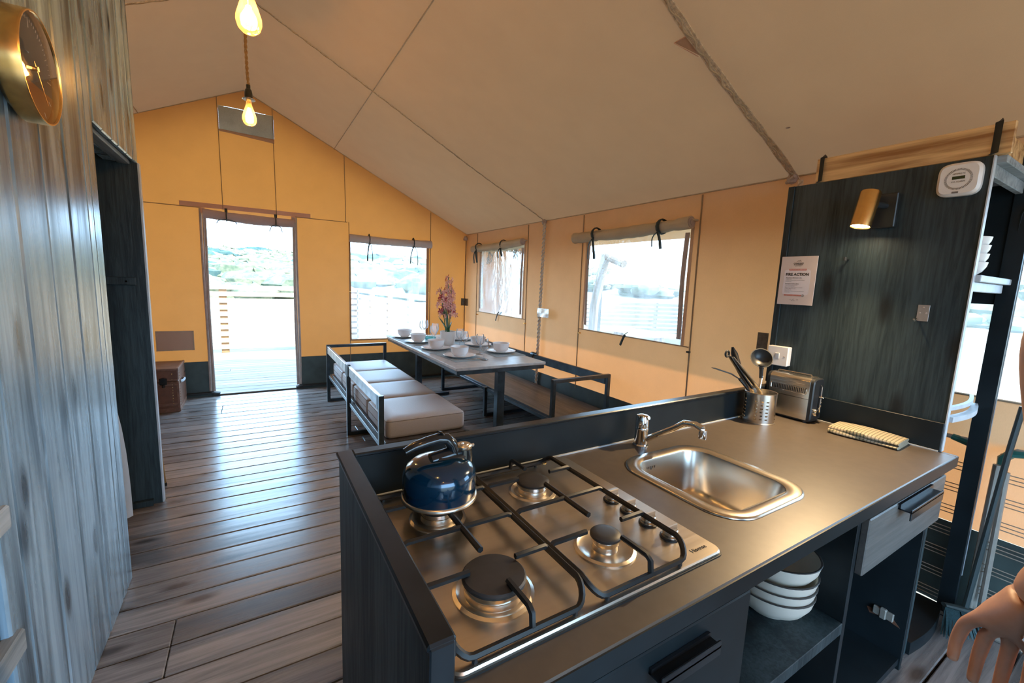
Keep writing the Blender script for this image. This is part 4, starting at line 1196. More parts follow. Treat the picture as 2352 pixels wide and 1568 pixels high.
part('neck', MB().tube([U(.008, .013, .18), U(.006, .014, .215), U(.004, .014, .235)], .008, 8, rad=[.007, .008, .012]), 'black_plastic', ld)
e3 = Vector((-.62, -.62, .48)).normalized(); e1 = e3.orthogonal().normalized(); e2_ = e3.cross(e1)
LM = frame_mat(U(.012, .022, .262), e1, e2_, e3)
part('bowl', MB().lathe([(0, -.030), (.018, -.027), (.032, -.016), (.041, 0), (.043, .001), (.040, .001), (.030, -.014), (.016, -.024), (0, -.026)], 24, mat=LM), 'black_plastic', ld, ang=50)
tn = thing('turner', 'black turner tipped to the left out of utensil pot', 'spatula', U(-.02, .02, .01))
part('handle', MB().tube([U(.03, 0, .012), U(-.035, .035, .13), U(-.075, .055, .175)], .006, 6), 'black_plastic', tn)
part('blade', MB().tube([U(-.070, .052, .170), U(-.11, .072, .195), U(-.17, .105, .215), U(-.185, .112, .218)], .01, 6, rad=[.008, .012, .012, .003], flat=(.25, 1.2)), 'black_plastic', tn)
sn = thing('serving_spoon', 'black serving spoon upright behind the tongs in utensil pot', 'spoon', U(0, .02, .01))
part('handle', MB().tube([U(.01, .01, .012), U(-.03, .036, .13), U(-.070, .062, .20)], .006, 6), 'black_plastic', sn)
part('spoon_bowl', MB().tube([U(-.068, .061, .195), U(-.082, .068, .235), U(-.098, .075, .280), U(-.108, .079, .305)], .01, 8, rad=[.007, .017, .015, .005], flat=(.35, 1.0)), 'black_plastic', sn)

tt = thing('tea_towel', 'folded checked tea towel on the worktop by black panel', 'towel', (1.97, .625, W))
tt.rotation_euler = (0, 0, math.radians(93))
def towel_layer(z0, inset, bulge, wob):
    def fn(u, v):
        a = 2 * PI * v
        hw, hh = .066 - inset, .008
        y = hw * math.copysign(abs(math.cos(a)) ** .5, math.cos(a)); zz = z0 + hh + hh * math.copysign(abs(math.sin(a)) ** .6, math.sin(a))
        x = -.105 + .21 * u
        return (x, y + .004 * math.sin(x * 30 + wob), max(0.0005, zz + .0035 * math.sin(x * 22 + wob) * (zz > z0 + hh) + .006 * (1 - abs(2 * u - 1)) * (zz > z0 + hh) * bulge))
    mb = MB().grid(fn, 20, 24)
    for u in (0, 1):
        vs = [fn(u, k / 24) for k in range(24)]
        mb.add(vs, [tuple(range(24))])
    return mb
for k, (z0, inset, bl) in enumerate(((0, 0, 0), (.0125, .004, .4))):
    o = link('fold', towel_layer(z0, inset, bl, k).mesh('fold', 'towel', ang=60), tt)

# stacked bowls under the worktop and on the upper shelf
def bowl_mb(r, h, foot, th=.004, rim=.0):
    return MB().lathe([(0, .004), (foot, .004), (foot, 0), (foot + .004, 0), (foot + .006, .004), (r * .80, h * .33), (r * .95, h * .68), (r, h), (r - th, h), (r * .93 - th, h * .66), (r * .78 - th, h * .36), (foot, .009), (0, .009)], 40)
big = bowl_mb(.108, .078, .050)
me_b = big.mesh('bowl_body', 'ceramic_cream', ang=50)
me_r = MB().lathe([(.1075, .0765), (.109, .078), (.1075, .0795), (.104, .0795), (.1035, .0775)], 40).mesh('rim', 'ceramic_rim')
pos = ('lowest', 'second from bottom', 'third from bottom', 'topmost')
for k in range(4):
    t = thing('bowl', '%s of four large cream bowls stacked on shelf under worktop' % pos[k], 'bowl', (1.255 + .004 * k, .565, .436 + .026 * k + (.0 if k < 3 else .018)), 'cream bowls stacked under the worktop')
    link('bowl_body', me_b, t); link('rim', me_r, t)
t = thing('bowl', 'cream bowl on the cabinet bottom below the shelf of bowls', 'bowl', (1.14, .56, .075 + .0))
link('bowl_body', me_b, t); link('rim', me_r, t)
sm_b = bowl_mb(.058, .048, .026, .003).mesh('bowl_body', 'ceramic', ang=50)
for k in range(4):
    t = thing('bowl', '%s of four small white bowls stacked on the upper shelf' % pos[k], 'bowl', (2.188, .495, 1.427 + .029 * k), 'small white bowls on the upper shelf')
    link('bowl_body', sm_b, t)

# ------------------------------------------------------------------ clothes airer, broom and curtain
ar = thing('clothes_airer', 'folded grey wire clothes airer with green joints against wall', 'airer', (2.53, .35, 0))
AX = 2.535
def wing(ya, yb, side):
    f = part('frame', MB().tube([(AX, ya, .05), (AX, ya, .74), (AX, ya + side * .03, .765), (AX, yb, .765), (AX, yb, .05)], .010, 8), 'airer_tube', ar)
    n = 7
    for k in range(n):
        z = .665 - .098 * k
        w_ = MB()
        for j in range(3): w_.tube([(AX - .008, ya, z - .016 * j), (AX - .008, yb, z - .016 * j)], .0022, 4)
        part('wire', w_, 'airer_wire', ar)
wing(.432, 1.0, 1)
wing(.365, -.35, -1)
for ya, side in ((.432, 1), (.365, -1)):
    part('joint', MB().tube([(AX, ya, .64), (AX, ya, .725), (AX, ya + side * .02, .752), (AX, ya + side * .085, .765)], .016, 8, rad=[.013, .017, .018, .013]), 'airer_joint', ar, 'green plastic corner joint')
part('leg', MB().tube([(AX - .03, .375, .0), (AX - .03, .372, .70)], .013, 8), 'airer_tube', ar)
part('leg', MB().tube([(AX - .03, .340, .12), (AX - .03, .345, .68)], .010, 8), 'airer_tube', ar)
part('foot', MB().tube([(AX - .03, .375, .0), (AX - .03, .375, .04)], .016, 8), 'airer_joint', ar)
part('foot_bar', MB().tube([(AX - .05, .25, .012), (AX - .05, .7, .012)], .011, 8), 'airer_tube', ar)
br = thing('broom', 'dark broom with flared bristles standing before the airer', 'broom', (2.39, .375, 0))
part('head', MB().tube([(2.32, .41, .135), (2.40, .36, .115), (2.46, .325, .10)], .02, 8, rad=[.012, .018, .010], flat=(.6, 1)), 'broom_head', br)
mb = MB(); rs = random.Random(4)
for k in range(70):
    t = rs.random(); o_ = rs.uniform(-.012, .012)
    p = Vector((2.325, .407, .130)).lerp(Vector((2.455, .328, .10)), t) + Vector((o_, o_, 0))
    q = Vector((2.30, .40, .012)).lerp(Vector((2.52, .285, .004)), t) + Vector((rs.uniform(-.01, .01), rs.uniform(-.02, .01), 0))
    mb.tube([p, p.lerp(q, .5) + Vector((0, 0, .01)), q], .003, 3, rad=[.005, .0045, .002])
o = part('bristles', mb, 'bristle', br, 'dark bristles'); o['kind'] = 'stuff'
part('handle', MB().tube([(2.40, .365, .12), (2.462, .345, .75), (2.48, .335, .95)], .010, 8), 'broom_head', br)
cu_ = thing('hanging_sheet', 'pale sheet hanging just inside the left doorway', 'curtain', (-.60, 2.66, 0))
part('cloth', MB().grid(lambda u, v: (-.70 + (.150 - .05 * v ** 3) * u + .01 * math.sin(u * 9), 2.62 + .012 * math.sin(u * 14), .13 + .68 * v), 14, 6), 'curtain', cu_)
cn = thing('brass_rod', 'thin brass rod with black tips leaning by dark doorway panel', 'rod', (-.515, 3.257, 0))
part('rod', MB().tube([(-.512, 3.257, .016), (-.522, 3.20, .40)], .0055, 8), 'brass', cn)
part('tip', MB().tube([(-.512, 3.259, 0), (-.512, 3.257, .02)], .008, 8), 'black_plastic', cn)
part('tip', MB().tube([(-.522, 3.201, .385), (-.5225, 3.198, .41)], .007, 8), 'black_plastic', cn)

# ------------------------------------------------------------------ clock
ck = thing('wall_clock', 'round brass-rimmed clock with grey and copper face on planks', 'clock', (PX, 1.64, 1.833))
CM = frame_mat((PX, 1.64, 1.833), (0, 1, 0), (0, 0, 1), (1, 0, 0))
part('case', MB().lathe([(0, .002), (.118, .002), (.1305, .012), (.1315, .052), (.130, .0555), (.127, .0555), (.1255, .050), (.1255, .036)], 64, mat=CM), 'brass', ck, 'brass rim', 40)
def seg(r, a0, a1, n=28): return [(r * math.cos(a0 + (a1 - a0) * k / n), r * math.sin(a0 + (a1 - a0) * k / n)) for k in range(n + 1)]
part('face', MB().prism(seg(.1255, -.30, PI + .30), .030, .036).xf(CM), 'clock_face', ck, 'grey upper dial')
part('lower_face', MB().prism(seg(.1255, PI + .30, 2 * PI - .30), .030, .0365).xf(CM), 'clock_low', ck, 'copper lower dial')
mb = MB()
for k in range(60):
    r0 = .095 if k % 15 == 0 else (.105 if k % 5 == 0 else .112)
    if k % 5 and 15 < k < 45: continue
    mb.merge(MB().box(r0, .119, -.0006, .0006, .0362, .0372), Matrix.Rotation(PI / 2 - 2 * PI * k / 60, 4, 'Z'))
part('hour_marks', mb.xf(CM), 'paper', ck)
part('hour_hand', MB().box(-.012, .058, -.0028, .0028, .041, .0425).xf(CM @ Matrix.Rotation(math.radians(196), 4, 'Z')), 'brass', ck)
part('minute_hand', MB().box(-.018, .090, -.0014, .0014, .044, .045).xf(CM @ Matrix.Rotation(math.radians(-52), 4, 'Z')), 'brass', ck)
part('hub', MB().lathe([(.006, .036), (.006, .048), (0, .048)], 12, mat=CM), 'brass', ck)
part('glass', MB().lathe([(0, .0525), (.126, .0525)], 48, mat=CM), 'clock_glass', ck)

# ------------------------------------------------------------------ pendant bulbs along the ridge
def pendant(label, y, zb, light):
    t = thing('pendant_bulb', label, 'pendant light', (.022, y, zb), 'filament bulbs hanging along the ridge')
    zt = 3.20
    mb = MB()
    for ph in (0, PI):
        mb.tube([(.022 + .0042 * math.cos(z * 110 + ph) + .004 * math.sin(z * 9), y + .0042 * math.sin(z * 110 + ph), z) for z in [zb + .222 + (zt - zb - .222) * k / 150 for k in range(151)]], .0050, 5)
    part('cord', mb, 'jute', t, 'twisted jute cord')
    sk_ = part('socket', MB().lathe([(.011, .225), (.011, .205), (.017, .198), (.0205, .18), (.0215, .150), (.031, .149), (.032, .146), (.031, .143), (.020, .142), (0, .142)], 24, (.022, y, zb)), 'bakelite_socket', t, 'dark socket')
    part('collar', MB().lathe([(.024, .150), (.033, .148), (.0335, .145), (.024, .143)], 24, (.022, y, zb)), 'chrome', sk_)
    part('glass', MB().lathe([(.014, .142), (.0145, .125), (.019, .105), (.029, .075), (.0365, .050), (.0375, .034), (.032, .015), (.02, .004), (0, 0)], 28, (.022, y, zb)), 'bulb_glass', t, 'amber glass bulb', 80)
    f = MB()
    for k in range(7):
        a = 2 * PI * k / 7
        f.tube([(.022 + .007 * math.cos(a), y + .007 * math.sin(a), zb + .098), (.022 + .011 * math.cos(a + .2), y + .011 * math.sin(a + .2), zb + .030)], .0014, 4)
    part('filament', f, 'filament', t, 'glowing filament')
    part('stem', MB().tube([(.022, y, zb + .14), (.022, y, zb + .09)], .004, 6), 'bulb_glass', t)
    ld_ = bpy.data.lights.new('bulb', 'POINT'); ld_.energy = BULB_W; ld_.color = (1.0, .60, .27); ld_.shadow_soft_size = .03
    lo = bpy.data.objects.new('bulb', ld_); COL.objects.link(lo); lo.parent = t; lo.location = (0, 0, .062)
pendant('glowing filament bulb farther along the ridge, whole in view', 3.1, 2.197, True)
pendant('large glowing filament bulb at top edge of the view', 1.75, 2.108, True)
pendant('glowing filament bulb above and behind the viewpoint', .35, 2.15, True)
pendant('glowing filament bulb by the front wall behind the viewpoint', -1.1, 2.15, True)

# ------------------------------------------------------------------ trunk
tr = thing('trunk', 'brown travelling trunk with metal fittings by the back wall', 'trunk', (-1.0, 5.24, 0))
X0, X1, Y0, Y1, ZT = -1.35, -.637, 5.01, 5.46, .418
part('body', MB().box(X0, X1, Y0, Y1, .008, .30, .006), 'trunk', tr)
ldp = part('lid', MB().box(X0 - .003, X1 + .003, Y0 - .003, Y1 + .003, .302, ZT, .008), 'trunk', tr)
mb = MB()
for x in (X0, X1):
    for y in (Y0, Y1):
        mb.box(x - .014 if x > -1 else x - .005, x + .005 if x > -1 else x + .014, y - .005 if y < 5.2 else y - .014, y + .014 if y < 5.2 else y + .005, .006, .298, .002)
part('corner_strip', mb, 'trunk_trim', tr)
mb = MB()
mb.box(X0, X1, Y0 - .007, Y0 + .01, .0, .035, .002).box(X0, X1, Y0 - .007, Y0, .06, .085, .002).box(X0, X1, Y0 - .007, Y0, .255, .278, .002).box(X1 - .01, X1 + .006, Y0, Y1, 0, .035, .002)
part('batten', mb, 'trunk_trim', tr)
part('lid_edge', MB().box(X0 - .005, X1 + .006, Y0 - .006, Y0 + .012, .398, .421, .003).box(X1 - .012, X1 + .006, Y0, Y1, .398, .421, .003).box(X0, X1, Y0 - .006, Y0, .302, .316, .002), 'trunk_trim', ldp)
mb = MB()
for k in range(14):
    z = .03 + k * .026
    for x in (X1 - .045, ):
        mb.lathe([(.004, 0), (.003, .003), (0, .004)], 6, mat=frame_mat((x, Y0 - .004, z), (1, 0, 0), (0, 0, 1), (0, -1, 0)))
    mb.lathe([(.004, 0), (.003, .003), (0, .004)], 6, mat=frame_mat((X1 + .004, Y0 + .04, z), (0, 1, 0), (0, 0, 1), (1, 0, 0)))
part('rivets', mb, 'brass', tr)
part('latch', MB().box(-.775, -.72, Y0 - .018, Y0 - .003, .27, .33, .004).lathe([(.022, 0), (.02, .008), (0, .01)], 14, mat=frame_mat((-.747, Y0 - .012, .315), (1, 0, 0), (0, 0, 1), (0, -1, 0))).tube([(-.747, Y0 - .016, .27), (-.747, Y0 - .016, .245)], .012, 8), 'cast_iron', tr, 'dark metal latch')
part('side_handle', MB().tube([(X1 + .004, 5.12, .27), (X1 + .022, 5.15, .272), (X1 + .024, 5.25, .272), (X1 + .004, 5.28, .27)], .011, 8, flat=(1.2, .7)), 'curtain', tr, 'pale side handle')

# ------------------------------------------------------------------ benches
def bench(name, label, x0, x1, frames, y0, y1, zr, back_x, rail_mat, railmb, seat_mat):
    t = thing(name, label, 'bench', ((x0 + x1) / 2, (y0 + y1) / 2, 0), 'steel framed benches along the dining table')
    for i, (y, arm) in enumerate(frames):
        mb = MB()
        s = .032
        for x in (x0, x1 - s):
            top = zr if (arm or x == back_x) else .30
            part('leg', MB().box(x, x + s, y - s / 2, y + s / 2, 0, top, .002), 'bench_metal', t)
        part('foot_bar', MB().box(x0 + s, x1 - s, y - s / 2, y + s / 2, 0, .028, .002), 'bench_metal', t)
        if arm: part('armrest', MB().box(x0 + .001, x1 - .001, y - s / 2 + .001, y + s / 2 - .001, zr - .026, zr + .004, .002), rail_mat, t)
    return t
# left bench: backrest on the aisle side
bl_ = bench('bench', 'steel framed bench with grey seat cushions left of table', .645, 1.275, [(2.63, False), (3.70, False), (4.83, True)], 2.62, 4.84, .612, .645, 'bench_metal', None, None)
for a, c in ((2.655, 3.675), (3.725, 4.81)):
    part('back_rail', MB().box(.652, .676, a, c, .525, .603, .003), 'bench_rail', bl_, 'worn flat steel back rail')
bolts = MB()
for y in (2.675, 3.66, 3.74, 4.79):
    for z in (.545, .585):
        bolts.lathe([(.007, 0), (.007, .005), (0, .006)], 6, mat=frame_mat((.652, y, z), (0, 1, 0), (0, 0, 1), (-1, 0, 0)))
part('bolts', bolts, 'zip', bl_)
for ya, yb in ((2.652, 2.69), (3.645, 3.675), (3.725, 3.755)): part('bolt_plate', MB().box(.645, .652, ya, yb, .52, .61), 'bench_metal', bl_)
part('seat_frame', MB().box(.66, .69, 2.62, 4.84, .262, .292, .002).box(1.245, 1.275, 2.62, 4.84, .262, .292, .002).box(.66, 1.275, 2.60, 2.63, .262, .292, .002), 'bench_metal', bl_)
part('seat_board', MB().box(.69, 1.245, 2.63, 4.82, .272, .300, .002), 'bench_seat', bl_)
CY = [2.665, 3.215, 3.745, 4.275, 4.805]
CL = ('nearest grey seat cushion on the bench, its thick end facing the kitchen', 'second grey seat cushion from the kitchen on the left bench', 'third grey seat cushion from the kitchen on the left bench', 'farthest grey seat cushion on left bench, by the armrest')
def cushion(y0, y1, label):
    t = thing('seat_cushion', label, 'cushion', (.965, (y0 + y1) / 2, .301), 'grey cushions on the left bench')
    x0_, x1_ = .705, 1.262
    def loop(d, z, r): return rl(x0_ + d, x1_ - d, y0 + d, y1 - d, r, z)
    mb = MB().loft([loop(.014, .301, .03), loop(.003, .309, .03), loop(0, .325, .028), loop(-.001, .365, .028), loop(0, .405, .028), loop(.004, .420, .03), loop(.016, .428, .03), loop(.10, .432, .05), loop(.20, .433, .06)], True, True)
    part('cover', mb, 'cushion', t, ang=75)
    part('piping', MB().tube([(x, y, .418) for x, y in rrect(x0_ + .001, x1_ - .001, y0 + .001, y1 - .001, .03, 5)], .0022, 4, closed=True), 'piping', t)
    part('zip', MB().box(x0_ - .003, x0_ + .001, y0 + .03, y1 - .03, .362, .365), 'piping', t)
for a, c, l in zip(CY, CY[1:], CL): cushion(a + .004, c - .006, l)
# right bench: backrest along the tent wall
br_ = bench('bench', 'steel framed bench with bare brown seat along right tent wall', 1.945, 2.545, [(2.575, True), (3.69, False), (4.81, True)], 2.56, 4.83, .612, 2.505, 'bench_metal', None, None)
for a, c in ((2.595, 3.675), (3.705, 4.79)):
    part('back_rail', MB().box(2.512, 2.536, a, c, .525, .603, .003), 'bench_metal', br_, 'flat steel back rail')
part('rail_joint', MB().lathe([(.02, -.03), (.024, 0), (.02, .03)], 10, mat=frame_mat((2.52, 3.69, .605), (1, 0, 0), (0, 0, 1), (0, 1, 0))), 'bench_metal', br_)
part('seat_frame', MB().box(1.962, 1.985, 2.56, 4.83, .262, .290, .002).box(2.50, 2.53, 2.56, 4.83, .262, .290, .002), 'bench_metal', br_)
part('seat_board', MB().box(1.985, 2.51, 2.575, 4.82, .278, .305, .002), 'bench_seat', br_, 'brown board seat')

# ------------------------------------------------------------------ table and setting
TZ = .71
tb = thing('dining_table', 'long dining table with grey stone-look top on steel posts', 'table', (1.645, 3.75, 0))
part('tabletop', MB().box(1.245, 2.04, 2.80, 4.68, .687, TZ, .003), 'table_top', tb)
part('apron', MB().box(1.252, 2.032, 2.808, 2.835, .655, .687, .002).box(1.252, 2.032, 4.64, 4.67, .655, .687, .002).box(1.252, 1.275, 2.835, 4.64, .662, .687).box(2.01, 2.032, 2.835, 4.64, .662, .687), 'bench_metal', tb)
for y in (2.90, 4.63):
    part('post', MB().box(1.635, 1.70, y - .03, y + .03, .03, .687, .003) if y < 3 else MB().box(1.56, 1.62, y - .03, y + .03, .03, .687, .003), 'bench_metal', tb)
    part('foot', MB().box(1.34, 1.96, y - .03, y + .03, 0, .03, .003), 'bench_metal', tb)

plate_me = MB().lathe([(0, .004), (.07, .004), (.072, 0), (.078, 0), (.080, .004), (.105, .009), (.132, .0165), (.135, .018), (.132, .0195), (.104, .0125), (.08, .0085), (0, .008)], 48).mesh('plate', 'ceramic', ang=50)
bowl_me = MB().lathe([(0, .003), (.038, .003), (.038, 0), (.044, 0), (.047, .005), (.060, .013), (.069, .030), (.0735, .055), (.0765, .074), (.0775, .077), (.074, .077), (.070, .055), (.064, .030), (.052, .014), (0, .010)], 40).mesh('bowl', 'ceramic', ang=50)
mat_me = MB().box(-.14, .16, -.21, .21, 0, .003, .001).mesh('placemat', 'slate')
def glass_mesh():
    return MB().lathe([(0, .0015), (.033, .001), (.0335, .0025), (.02, .004), (.006, .009), (.0042, .02), (.004, .070), (.006, .077), (.018, .084), (.032, .099), (.0385, .120), (.0385, .138), (.034, .162), (.031, .176)], 32).mesh('wine_glass', 'wineglass', ang=80)
glass_me = glass_mesh()
fork_me = MB().tube([(0, -.10, .002), (0, .02, .003), (0, .05, .004)], .004, 6, rad=[.005, .003, .006], flat=(.35, 1)).tube([(-.006, .05, .004), (-.007, .09, .004)], .0015, 4).tube([(0, .05, .004), (0, .09, .004)], .0015, 4).tube([(.006, .05, .004), (.007, .09, .004)], .0015, 4).mesh('fork', 'chrome')
def single(name, me, loc, label, cat, group, rz=0):
    o = link(name, me, None, loc); o.rotation_euler = (0, 0, rz)
    return tag(o, label, cat, group)
PLC = [(1.465, 3.24, 'nearest setting on the bench side of table', 0), (1.425, 3.675, 'second setting from the kitchen on cushioned bench side', 0), (1.41, 4.13, 'third setting from the kitchen on cushioned bench side', 0), (1.395, 4.53, 'farthest setting on the cushioned bench side', 0),
       (1.915, 3.33, 'nearest setting on the tent wall side of table', PI), (1.90, 3.765, 'second setting from the kitchen on tent wall side', PI), (1.90, 4.20, 'third setting on the tent wall side, behind plant pot', PI)]
for x, y, l, rz in PLC:
    j = random.uniform(-.05, .05)
    single('placemat', mat_me, (x, y, TZ), 'grey-blue placemat of ' + l, 'placemat', 'placemats on the dining table', rz + j)
    single('plate', plate_me, (x, y, TZ + .003), 'white plate of ' + l, 'plate', 'white plates on the dining table', j)
    single('bowl', bowl_me, (x, y, TZ + .0115), 'white bowl of ' + l, 'bowl', 'white bowls on the dining table', j)
    sx = 1 if rz == 0 else -1
    if l.startswith(('nearest', 'second')):
        single('fork', fork_me, (x + .03 * sx, y - .165, TZ + .003), 'fork at the ' + l, 'fork', 'forks at the place settings', -PI / 2 + .05 + (.2 if sx < 0 else 0))
GL = [(1.591, 3.038, 'nearest wine glass, at the kitchen end of table'), (1.690, 3.309, 'wine glass second from the kitchen, behind the nearest'), (1.640, 3.524, 'wine glass just right of the plant pot, nearer one'), (1.690, 3.735, 'wine glass just right of the plant pot, farther one'),
      (1.535, 4.03, 'wine glass just left of the plant pot, nearer one'), (1.636, 4.25, 'wine glass just left of the plant pot, farther one'), (1.600, 4.53, 'wine glass at far end of table, left of pair'), (1.650, 4.60, 'wine glass at far end of table, right of pair')]
for x, y, l in GL:
    single('wine_glass', glass_me, (x, y, TZ), 'clear ' + l, 'glass', 'wine glasses on the dining table')
o = link('glass_dish', MB().lathe([(0, .004), (.03, 0), (.034, .0), (.055, .02), (.062, .045), (.060, .045), (.05, .02), (.03, .006), (0, .008)], 28).mesh('glass_dish', 'tealglass'), None, (1.56, 4.19, TZ))
tag(o, 'small teal glass dish left of the plant pot', 'dish')

# orchid in a white pot
og = thing('potted_orchid', 'pink orchid with strap leaves in white pot on table', 'plant', (1.605, 3.83, TZ))
OX, OY = 1.605, 3.83
part('pot', MB().lathe([(0, .002), (.052, 0), (.058, .004), (.070, .06), (.075, .138), (.076, .145), (.071, .145), (.068, .12), (.0, .12)], 36, (OX, OY, TZ)), 'pot', og, ang=45)
part('soil', MB().lathe([(0, .128), (.0685, .124)], 20, (OX, OY, TZ)), 'soil', og)
rs = random.Random(12)
def strap(dx, dy, h, wd, curl):
    pts = []; rad = []
    for k in range(9):
        t = k / 8
        pts.append((OX + dx * t ** 1.3 + curl * t * t, OY + dy * t, TZ + .12 + h * t)); rad.append(wd * (.7 + .5 * math.sin(PI * min(1, t * .8 + .15))) * (1 if t < .8 else max(.05, (1 - t) / .2)))
    return MB().tube(pts, wd, 6, rad=rad, flat=(.22, 1))
for dx, dy, h, wd, cu2 in ((-.045, -.075, .27, .021, -.02), (-.05, -.02, .26, .020, -.01), (-.08, .01, .17, .018, -.02), (-.02, -.03, .15, .017, .0), (.02, .0, .12, .014, .02), (-.06, -.04, .12, .015, -.02), (.0, .03, .18, .014, .01)):
    part('leaf', strap(dx, dy, h, wd, cu2), 'leaf', og)
def flower(c, nrm, s):
    nrm = Vector(nrm).normalized(); a = nrm.orthogonal().normalized(); b_ = nrm.cross(a)
    mb = MB(); ph = rs.uniform(0, 6)
    for k in range(5):
        an = ph + 2 * PI * k / 5
        d = a * math.cos(an) + b_ * math.sin(an); e = nrm.cross(d)
        c0 = Vector(c)
        p1 = c0 + d * s * .5 + e * s * .22 + nrm * s * .12; p2 = c0 + d * s + nrm * s * .05; p3 = c0 + d * s * .5 - e * s * .22 + nrm * s * .12
        mb.add([c0, p1, p2, p3, c0 + d * s * .5 + nrm * s * .2], [(0, 1, 4), (1, 2, 4), (2, 3, 4), (3, 0, 4)])
    return mb
stems = [((-.02, 0), (-.085, -.01), .42), ((.0, .01), (-.005, .0), .54), ((.01, -.01), (.03, .01), .44)]
for (a0, a1), (b0, b1), h in stems:
    pts = [(OX + a0 + (b0 - a0) * t, OY + a1 + (b1 - a1) * t, TZ + .12 + h * t) for t in [k / 8 for k in range(9)]]
    st = part('stem', MB().tube(pts, .004, 6), 'leaf', og)
    n = int(h * 62)
    for k in range(n):
        t = .40 + .60 * k / n
        c = Vector(pts[0]).lerp(Vector(pts[-1]), t)
        an = k * 2.4 + rs.uniform(-.4, .4); ra = rs.uniform(.3, 1.25) * .052 * (1.2 - t * .75) + .006
        c = c + Vector((math.cos(an) * ra * 1.15, math.sin(an) * ra, rs.uniform(-.01, .01)))
        nr = (math.cos(an), math.sin(an), .25)
        fl_ = part('flower', flower(c, nr, .040 * (1.2 - .5 * t)), 'petal' if rs.random() < .72 else 'petal_dark', st)
    bud = MB()
    for k in range(4):
        c = Vector(pts[-1]) + Vector((rs.uniform(-.012, .012), rs.uniform(-.012, .012), .008 * k))
        bud.lathe([(0, -.006), (.004, 0), (0, .007)], 6, c)
    part('bud', bud, 'petal_dark', st)

# ------------------------------------------------------------------ person passing at the right edge
def skin_mesh(name, verts, edges, radii, mat, sub=2, root=0):
    me = bpy.data.meshes.new(name)
    me.from_pydata([Vector(v) for v in verts], edges, [])
    o = bpy.data.objects.new(name, me); COL.objects.link(o)
    md = o.modifiers.new('skin', 'SKIN'); md.use_smooth_shade = True; md.branch_smoothing = .4
    if sub:
        s_ = o.modifiers.new('sub', 'SUBSURF'); s_.levels = sub; s_.render_levels = sub
    for i, r in enumerate(radii):
        d_ = me.skin_vertices[0].data[i]
        d_.radius = (r, r) if isinstance(r, (int, float)) else r
        d_.use_root = (i == root)
    dg = bpy.context.evaluated_depsgraph_get()
    out = bpy.data.meshes.new_from_object(o.evaluated_get(dg))
    bpy.data.objects.remove(o); bpy.data.meshes.remove(me)
    out.name = name
    out.materials.clear(); out.materials.append(M[mat])
    for p_ in out.polygons: p_.use_smooth = True
    return out
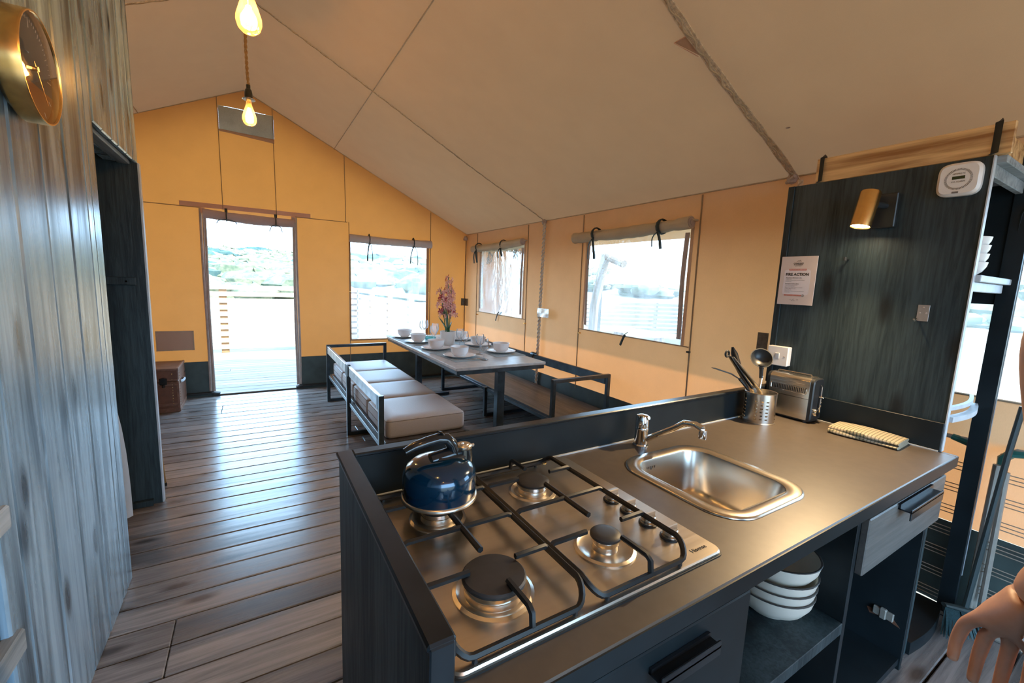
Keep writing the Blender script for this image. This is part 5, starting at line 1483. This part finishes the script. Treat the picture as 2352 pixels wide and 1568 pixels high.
def person():
    BX, BY = .89, -.138
    t = thing('person', 'person walking past at the right edge, bare hand hanging low', 'person', (BX, BY, 0))
    V = []; E_ = []; R_ = []
    def add(p, r, par=None):
        V.append(p); R_.append(r)
        if par is not None: E_.append((par, len(V) - 1))
        return len(V) - 1
    # facing +x, left side towards +y ; coordinates relative to the base
    pel = add((0, 0, .95), (.13, .11))
    wst = add((.01, 0, 1.10), (.125, .10), pel); che = add((.0, 0, 1.30), (.125, .10), wst); nkb = add((-.015, 0, 1.44), (.06, .06), che)
    nk = add((-.005, 0, 1.515), .047, nkb); hd_ = add((.025, 0, 1.585), .066, nk); hd2 = add((.015, 0, 1.655), .086, hd_); hd3 = add((.0, 0, 1.725), .078, hd2); hd4 = add((-.005, 0, 1.765), .045, hd3)
    for s in (1, -1):
        hip = add((0, s * .085, .88), .088, pel); kn = add((s * .10 + .02, s * .095, .48), .056, hip); an = add((s * .16 - .06, s * .10, .09), .038, kn); ft = add((s * .16 + .07, s * .11, .04), (.032, .04), an); toe = add((s * .16 + .13, s * .115, .03), (.022, .035), ft)
    # arms
    sh_l = add((-.01, .165, 1.42), .056, che); el_l = add((-.03, .224, 1.23), .038, sh_l)
    fo_l = add((-.005, .205, 1.10), .034, el_l); wr_l = add((.02, .190, .955), (.027, .021), fo_l)
    pm = add((.016, .212, .905), (.034, .017), wr_l); kn1 = add((.012, .224, .858), (.040, .0145), pm)
    fing = [(.033, .060), (.012, .078), (-.010, .083), (-.031, .070)]
    for k, (dy, L) in enumerate(fing):
        a = add((.012, .226 + dy, .820), .0088, kn1)
        b_ = add((.006, .228 + dy * 1.08, .820 - L * .5), .0078, a); c = add((-.010, .227 + dy * 1.05, .820 - L * .92), .0064, b_)
    th0 = add((.006, .182, .885), .0115, pm); th1 = add((-.004, .166, .845), .0108, th0); th2 = add((-.014, .164, .815), .009, th1)
    sh_r = add((-.01, -.165, 1.42), .056, che); el_r = add((-.02, -.22, 1.15), .040, sh_r); fo_r = add((.02, -.215, 1.03), .033, el_r); wr_r = add((.06, -.205, .915), (.027, .021), fo_r)
    pr = add((.07, -.208, .865), (.034, .017), wr_r); kr = add((.072, -.212, .818), (.040, .0145), pr)
    for dy, L in ((.031, .070), (.010, .083), (-.012, .078), (-.033, .060)):
        a = add((.074, -.212 + dy, .780), .0088, kr)
        b_ = add((.076, -.212 + dy * 1.06, .780 - L * .5), .0078, a); c = add((.066, -.212 + dy * 1.04, .780 - L * .92), .0064, b_)
    q0 = add((.076, -.178, .845), .0115, pr); q1 = add((.074, -.164, .808), .0108, q0); q2 = add((.070, -.162, .778), .009, q1)
    t.scale = (1.05, 1.05, 1.05)
    body = link('body', skin_mesh('body', V, E_, R_, 'skin', 2, pel), t)
    # clothes
    sv = [(.01, 0, .83), (.01, 0, 1.10), (0, 0, 1.30), (-.012, 0, 1.43), (-.01, .150, 1.415), (-.022, .198, 1.29), (-.01, -.150, 1.415), (-.018, -.200, 1.28)]
    link('shirt', skin_mesh('shirt', sv, [(0, 1), (1, 2), (2, 3), (2, 4), (4, 5), (2, 6), (6, 7)], [(.195, .185), (.180, .165), (.205, .170), (.105, .105), .084, .072, .084, .072], 'shirt'), t)
    pv = [(0, 0, 1.04), (0, 0, .90), (.0, .09, .86), (.06, .095, .58), (0, -.09, .86), (-.04, -.095, .58)]
    link('shorts', skin_mesh('shorts', pv, [(0, 1), (1, 2), (2, 3), (1, 4), (4, 5)], [(.165, .16), (.175, .165), .125, .11, .125, .11], 'shorts'), t)
    hr_ = MB().grid(lambda u, v: (BX - .010 + .094 * math.cos(2 * PI * u) * math.sin(v * (1.2 + 1.1 * (1 - math.cos(2 * PI * u)) / 2)), BY + .086 * math.sin(2 * PI * u) * math.sin(v * (1.2 + 1.1 * (1 - math.cos(2 * PI * u)) / 2)), 1.672 + .106 * math.cos(v * (1.2 + 1.1 * (1 - math.cos(2 * PI * u)) / 2))), 28, 12)
    part('hair', hr_, 'hair', t, ang=80)
    face = MB()
    for s in (1, -1):
        face.lathe([(0, -.012), (.010, -.006), (.012, 0), (.010, .006), (0, .012)], 10, (BX + .086, BY + s * .030, 1.665))
    part('eyes', face, 'ceramic', t)
    part('nose', MB().tube([(BX + .094, BY, 1.665), (BX + .112, BY, 1.630)], .012, 8, rad=[.007, .014]), 'skin', t)
    part('mouth', MB().tube([(BX + .088, BY - .024, 1.597), (BX + .096, BY, 1.595), (BX + .088, BY + .024, 1.597)], .005, 6), 'petal', t)
    for s in (1, -1):
        part('ear', MB().lathe([(0, -.028), (.007, -.022), (.010, -.008), (.012, .010), (.009, .022), (0, .028)], 12, (BX + .0, BY + s * .086, 1.645)), 'skin', t, ang=80)
    for s in (1, -1):
        part('shoe', MB().tube([(BX + s * .16 - .10, BY + s * .10, .045), (BX + s * .16, BY + s * .105, .05), (BX + s * .16 + .10, BY + s * .112, .042), (BX + s * .16 + .165, BY + s * .117, .035)], .05, 10, rad=[.036, .046, .044, .022], flat=(.9, 1)), 'black_plastic', t)
person()
bpy.context.view_layer.update()
